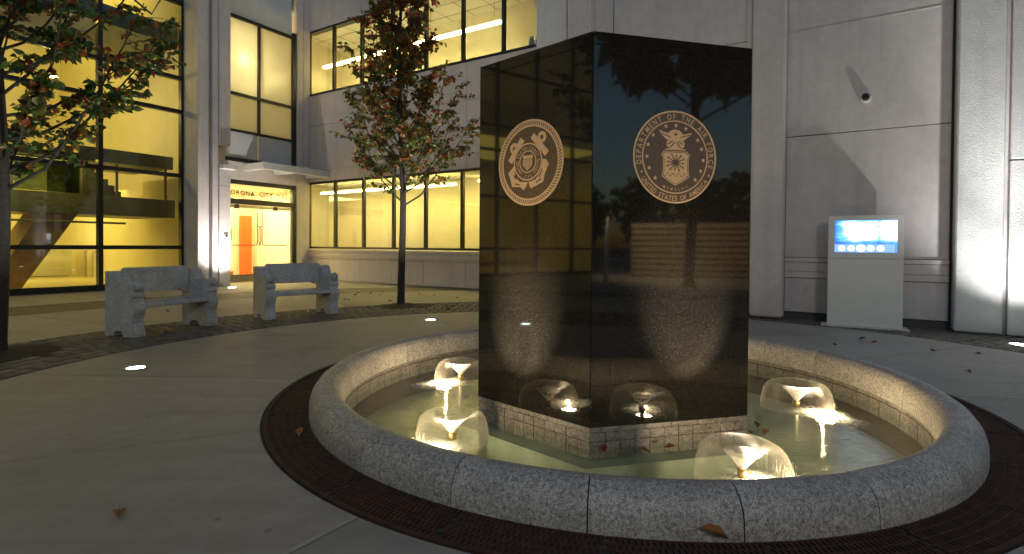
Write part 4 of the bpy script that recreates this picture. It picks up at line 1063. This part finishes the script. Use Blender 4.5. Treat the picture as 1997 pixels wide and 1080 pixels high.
for i, t_ in enumerate(TREES):
    mb = MB(); rr = random.Random(i); n_ = 26; vs_ = [(t_.x, t_.y, .05)]
    for ring_r, zz in ((.12, .045), (.3, .02), (.5, .004), (.64, -.012)):
        for k in range(n_):
            a = 2 * PI * k / n_; q = ring_r * (1 + rr.uniform(-.08, .08)); vs_.append((t_.x + q * math.cos(a), t_.y + q * math.sin(a), zz + rr.uniform(-.004, .006)))
    fs = [(0, 1 + k, 1 + (k + 1) % n_) for k in range(n_)]
    for r_ in range(3):
        for k in range(n_): fs.append((1 + r_ * n_ + k, 1 + (r_ + 1) * n_ + k, 1 + (r_ + 1) * n_ + (k + 1) % n_, 1 + r_ * n_ + (k + 1) % n_))
    mb.add(vs_, fs); mb.sm = True
    tag(part('soil', mb, M['soil'], None), kind='structure')

t3 = copy_tree([o for o in bpy.data.objects if o.name == 'pear_tree.001'][0]); t3.location = (-5.2, 1.5, 0); t3.rotation_euler = (0, 0, 2.2)
t3['label'] = 'pear tree outside the left of the view, mirrored in the left face of the memorial'
# ------------------------------------------------------------------ fallen leaves
rl_ = random.Random(21)
leafm = {}
for mi in (3, 4, 5):
    for v_ in range(2):
        mb = MB(); mb.add(leaf_verts(1.0, .20 + .1 * v_, .25 - .5 * v_), LF); mb.tube([(0, 0, 0), (0, -.25, .05), (.03, -.4, .02)], .014, 4); mb.sm = True
        leafm[(mi, v_)] = mb.mesh('fallen_leaf', LEAF[mi])
def fallen(x, y, z, sz, mi, lab, grp):
    o = link('fallen_leaf', leafm[(mi, rl_.randrange(2))]); o.location = (x, y, z + sz * .10); o.scale = (sz,) * 3
    o.rotation_euler = (rl_.uniform(-.25, .25), rl_.uniform(-.25, .25), rl_.uniform(0, 6.28)); tag(o, lab, 'leaf', grp); return o
CN = {3: 'orange brown', 4: 'dark red', 5: 'dry brown'}
def where1(x, y):
    if y < 8.5: return 'under the left bench'
    if y < 10.2 or x < -5.5: return 'behind the right bench'
    if y < 11.6: return 'on the setts round the young tree'
    if y > 14: return 'near the foot of the window wall'
    return 'on the paving %s the young tree trunk' % ('left of' if x < -2.95 else 'right of' if x > -1.9 else 'straight behind')
G1 = 'fallen leaves on the paving by the far tree'
for x, y in [(-6.41, 10.04), (-5.01, 7.7), (-3.93, 13.65), (-3.67, 13.82), (-3.38, 13.7), (-2.96, 13.46), (-2.85, 13.2), (-3.53, 14.59), (-4.05, 14.23), (-3.73, 12.28), (-2.71, 12.13), (-2.55, 13.49), (-2.39, 14.07), (-2.0, 13.67), (-2.15, 14.87), (-1.35, 13.06), (-2.05, 12.07), (-1.4, 11.11), (-1.45, 10.67), (-1.31, 10.76), (-1.16, 12.35), (-4.41, 13.76), (-3.85, 12.5), (-1.8, 11.0), (-1.6, 11.25), (-1.9, 11.5), (-1.2, 11.3), (-2.9, 11.0), (-3.1, 10.8)]:
    mi = rl_.choice((5, 5, 4, 3)); fallen(x, y, 0.004, rl_.uniform(.07, .11), mi, 'small %s fallen leaf %s' % (CN[mi], where1(x, y)), G1)
G2 = 'fallen leaves on the paving before the kiosk'
for x, y in [(3.54, 7.36), (4.31, 7.2), (4.92, 7.58), (4.88, 7.26), (5.38, 6.79), (5.78, 6.58), (4.83, 5.69)]:
    mi = rl_.choice((5, 5, 4)); k_ = {3.54: 'closest to the memorial', 4.31: 'nearer the memorial of the pair before the kiosk', 4.92: 'right at the kiosk foot', 4.88: 'just off the kiosk front corner', 5.38: 'below the bright pilaster edge', 5.78: 'closest to the right edge of the view', 4.83: 'alone between fountain rim and kiosk'}[x]; fallen(x, y, 0.002, rl_.uniform(.07, .10), mi, 'small %s fallen leaf %s' % (CN[mi], k_), G2)
fallen(-1.42, 3.59, .0, .085, 3, 'orange fallen leaf resting on the iron drain grate', None)
fallen(-1.89, 2.58, .002, .09, 5, 'dark curled leaf alone on the near left paving', None)
fallen(.96, 2.33, .01, .13, 3, 'large orange fallen leaf leaning on the front of the fountain rim', None)
G3 = 'fallen leaves floating by the memorial base'
for x, y in [(.66, 3.80), (.93, 3.86), (1.12, 3.90), (1.93, 4.25), (2.0, 4.33), (2.06, 4.30)]:
    mi = rl_.choice((3, 4, 5)); fallen(x, y, WZ - .004, .085, mi, 'wet %s leaf floating at the %s' % (CN[mi], {.66: 'front corner of the memorial base', .93: 'right front base, second from its corner', 1.12: 'middle of the right front base', 1.93: 'right corner of the memorial base', 2.0: 'water just right of the memorial', 2.06: 'water right of the memorial, outermost'}[x]), G3)

# ------------------------------------------------------------------ what the polished stone mirrors: the street side behind the viewer
rw = thing('board_wall', (14.0, -11.4, 0), R(45), 'low lit wall of horizontal boards across the street, mirrored in the memorial', 'wall')
part('wall_core', MB().box(0, 16, -.4, -.05, 0, 2.35), M['backing'], rw, True)
bm_ = MB().box(0, 16, -.05, .03, 0, .19).mesh('board', simple('tan_boards', (.42, .34, .22), .7, var=.15, scale=3))
for k in range(9):
    o = link('board', bm_, rw, True); o.location = (0, .012 * (k % 2), .06 + .255 * k)
sl_ = thing('street_lamp', (9.0, -10.8, 0), R(60), 'slim dark street lamp behind the viewer, mirrored in the memorial', 'lamp post')
part('post', MB().tube([(0, 0, 0), (0, 0, .6), (0, 0, 6.4)], [.11, .09, .07], 10), M['steel_dark'], sl_, True)
part('arm', MB().tube([(0, 0, 6.4), (.5, -.5, 6.6), (1.2, -1.2, 6.6)], [.06, .05, .04], 8), M['steel_dark'], sl_, True)
mb = MB().lathe([(0, 6.52), (.2, 6.56), (.22, 6.62), (.05, 6.72), (0, 6.72)], 16, (1.2, -1.2, 0)); part('lamp_head', mb, M['steel_dark'], sl_, True)
part('diffuser', MB().lathe([(.18, 6.55), (.1, 6.50), (0, 6.49)], 16, (1.2, -1.2, 0)), emis('street_lamp_glow', (1, .8, .5), 12), sl_, True)
lamp('SPOT', 'street_and_fill_light', (10.65, -10.35, 6.45), 4200, (1, .76, .46), (6, 2.4, -4.6), size=.2, angle=125, blend=1)
fill_post = copy_tree(sl_); fill_post.location = (1.5, -8.5, 0); fill_post.rotation_euler = (0, 0, 2.2); fill_post['label'] = 'added street lamp out of view behind the viewer, a warm front fill'  # post added out of view to carry the warm front fill
lamp('SPOT', 'street_and_fill_light', (1.7, -6.9, 6.4), 520, (1, .80, .62), (0, 1.0, -.62), size=.5, angle=120, blend=1)  # added fill from behind the camera, warming rim, benches and walls
sr = thing('stair_rail', (9.6, -7.6, 0), R(-50), 'pale sloping stair rail behind the viewer, mirrored in the memorial', 'rail')
part('rail', MB().tube([(0, 0, .9), (2.6, 0, 2.4)], .05, 8), M['white_paint'], sr, True)
for k in range(4): part('post', MB().tube([(.1 + .8 * k, 0, 0), (.1 + .8 * k, 0, .92 + .46 * k)], .035, 6), M['white_paint'], sr, True)
pS = lambda z: interp(z, [(2.3, 1.5), (2.7, 2.4), (3.4, 2.9), (5.0, 2.6), (7.0, 1.5), (8.4, .3)])
shade = make_tree('shade_tree', (11.4, -5.5, 0), 'big dark spreading tree behind the viewer, mirrored in the memorial', pS, 2.3, 8.6, .075, 46, 14, 18, .40, lambda p, r_: r_.choice((0, 1, 1)), 17)
shade.scale = (2.25, 2.25, 2.25)
rt2 = random.Random(9)
for k, (x, y, h) in enumerate([(24, -32, 7), (31, -27, 8), (38, -24, 7.5), (17, -37, 8), (45, -16, 8), (9, -40, 7), (0, -42, 8), (-10, -40, 7.5), (-20, -36, 8)]):
    bush = thing('street_tree', (x, y, 0), 0, 'rounded dark street tree across the road, %s in the row' % ['sixth', 'seventh', 'eighth', 'fifth', 'last', 'fourth', 'third', 'second', 'first'][k], 'tree', 'dark trees across the street behind the viewer')
    part('trunk', MB().tube([(0, 0, 0), (0, 0, h * .5)], [.25, .15], 8), M['bark'], bush, True)
    mb = MB()
    for q in range(900):
        a, b_ = rt2.uniform(0, 2 * PI), rt2.uniform(-1, 1); rr = rt2.uniform(.6, 1.05); cz = math.sqrt(1 - b_ * b_)
        c = Vector((math.cos(a) * cz * h * .55 * rr, math.sin(a) * cz * h * .55 * rr, h * .58 + b_ * h * .45 * rr)); d = Vector((rt2.uniform(-1, 1), rt2.uniform(-1, 1), rt2.uniform(-1, 1))).normalized(); e = d.orthogonal().normalized(); f = d.cross(e); z_ = h * .055
        mb.add([c + e * z_, c + f * z_, c - e * z_, c - f * z_], [(0, 1, 2, 3)])
    tag(part('crown', mb, LEAF[1], bush, True), kind='stuff')
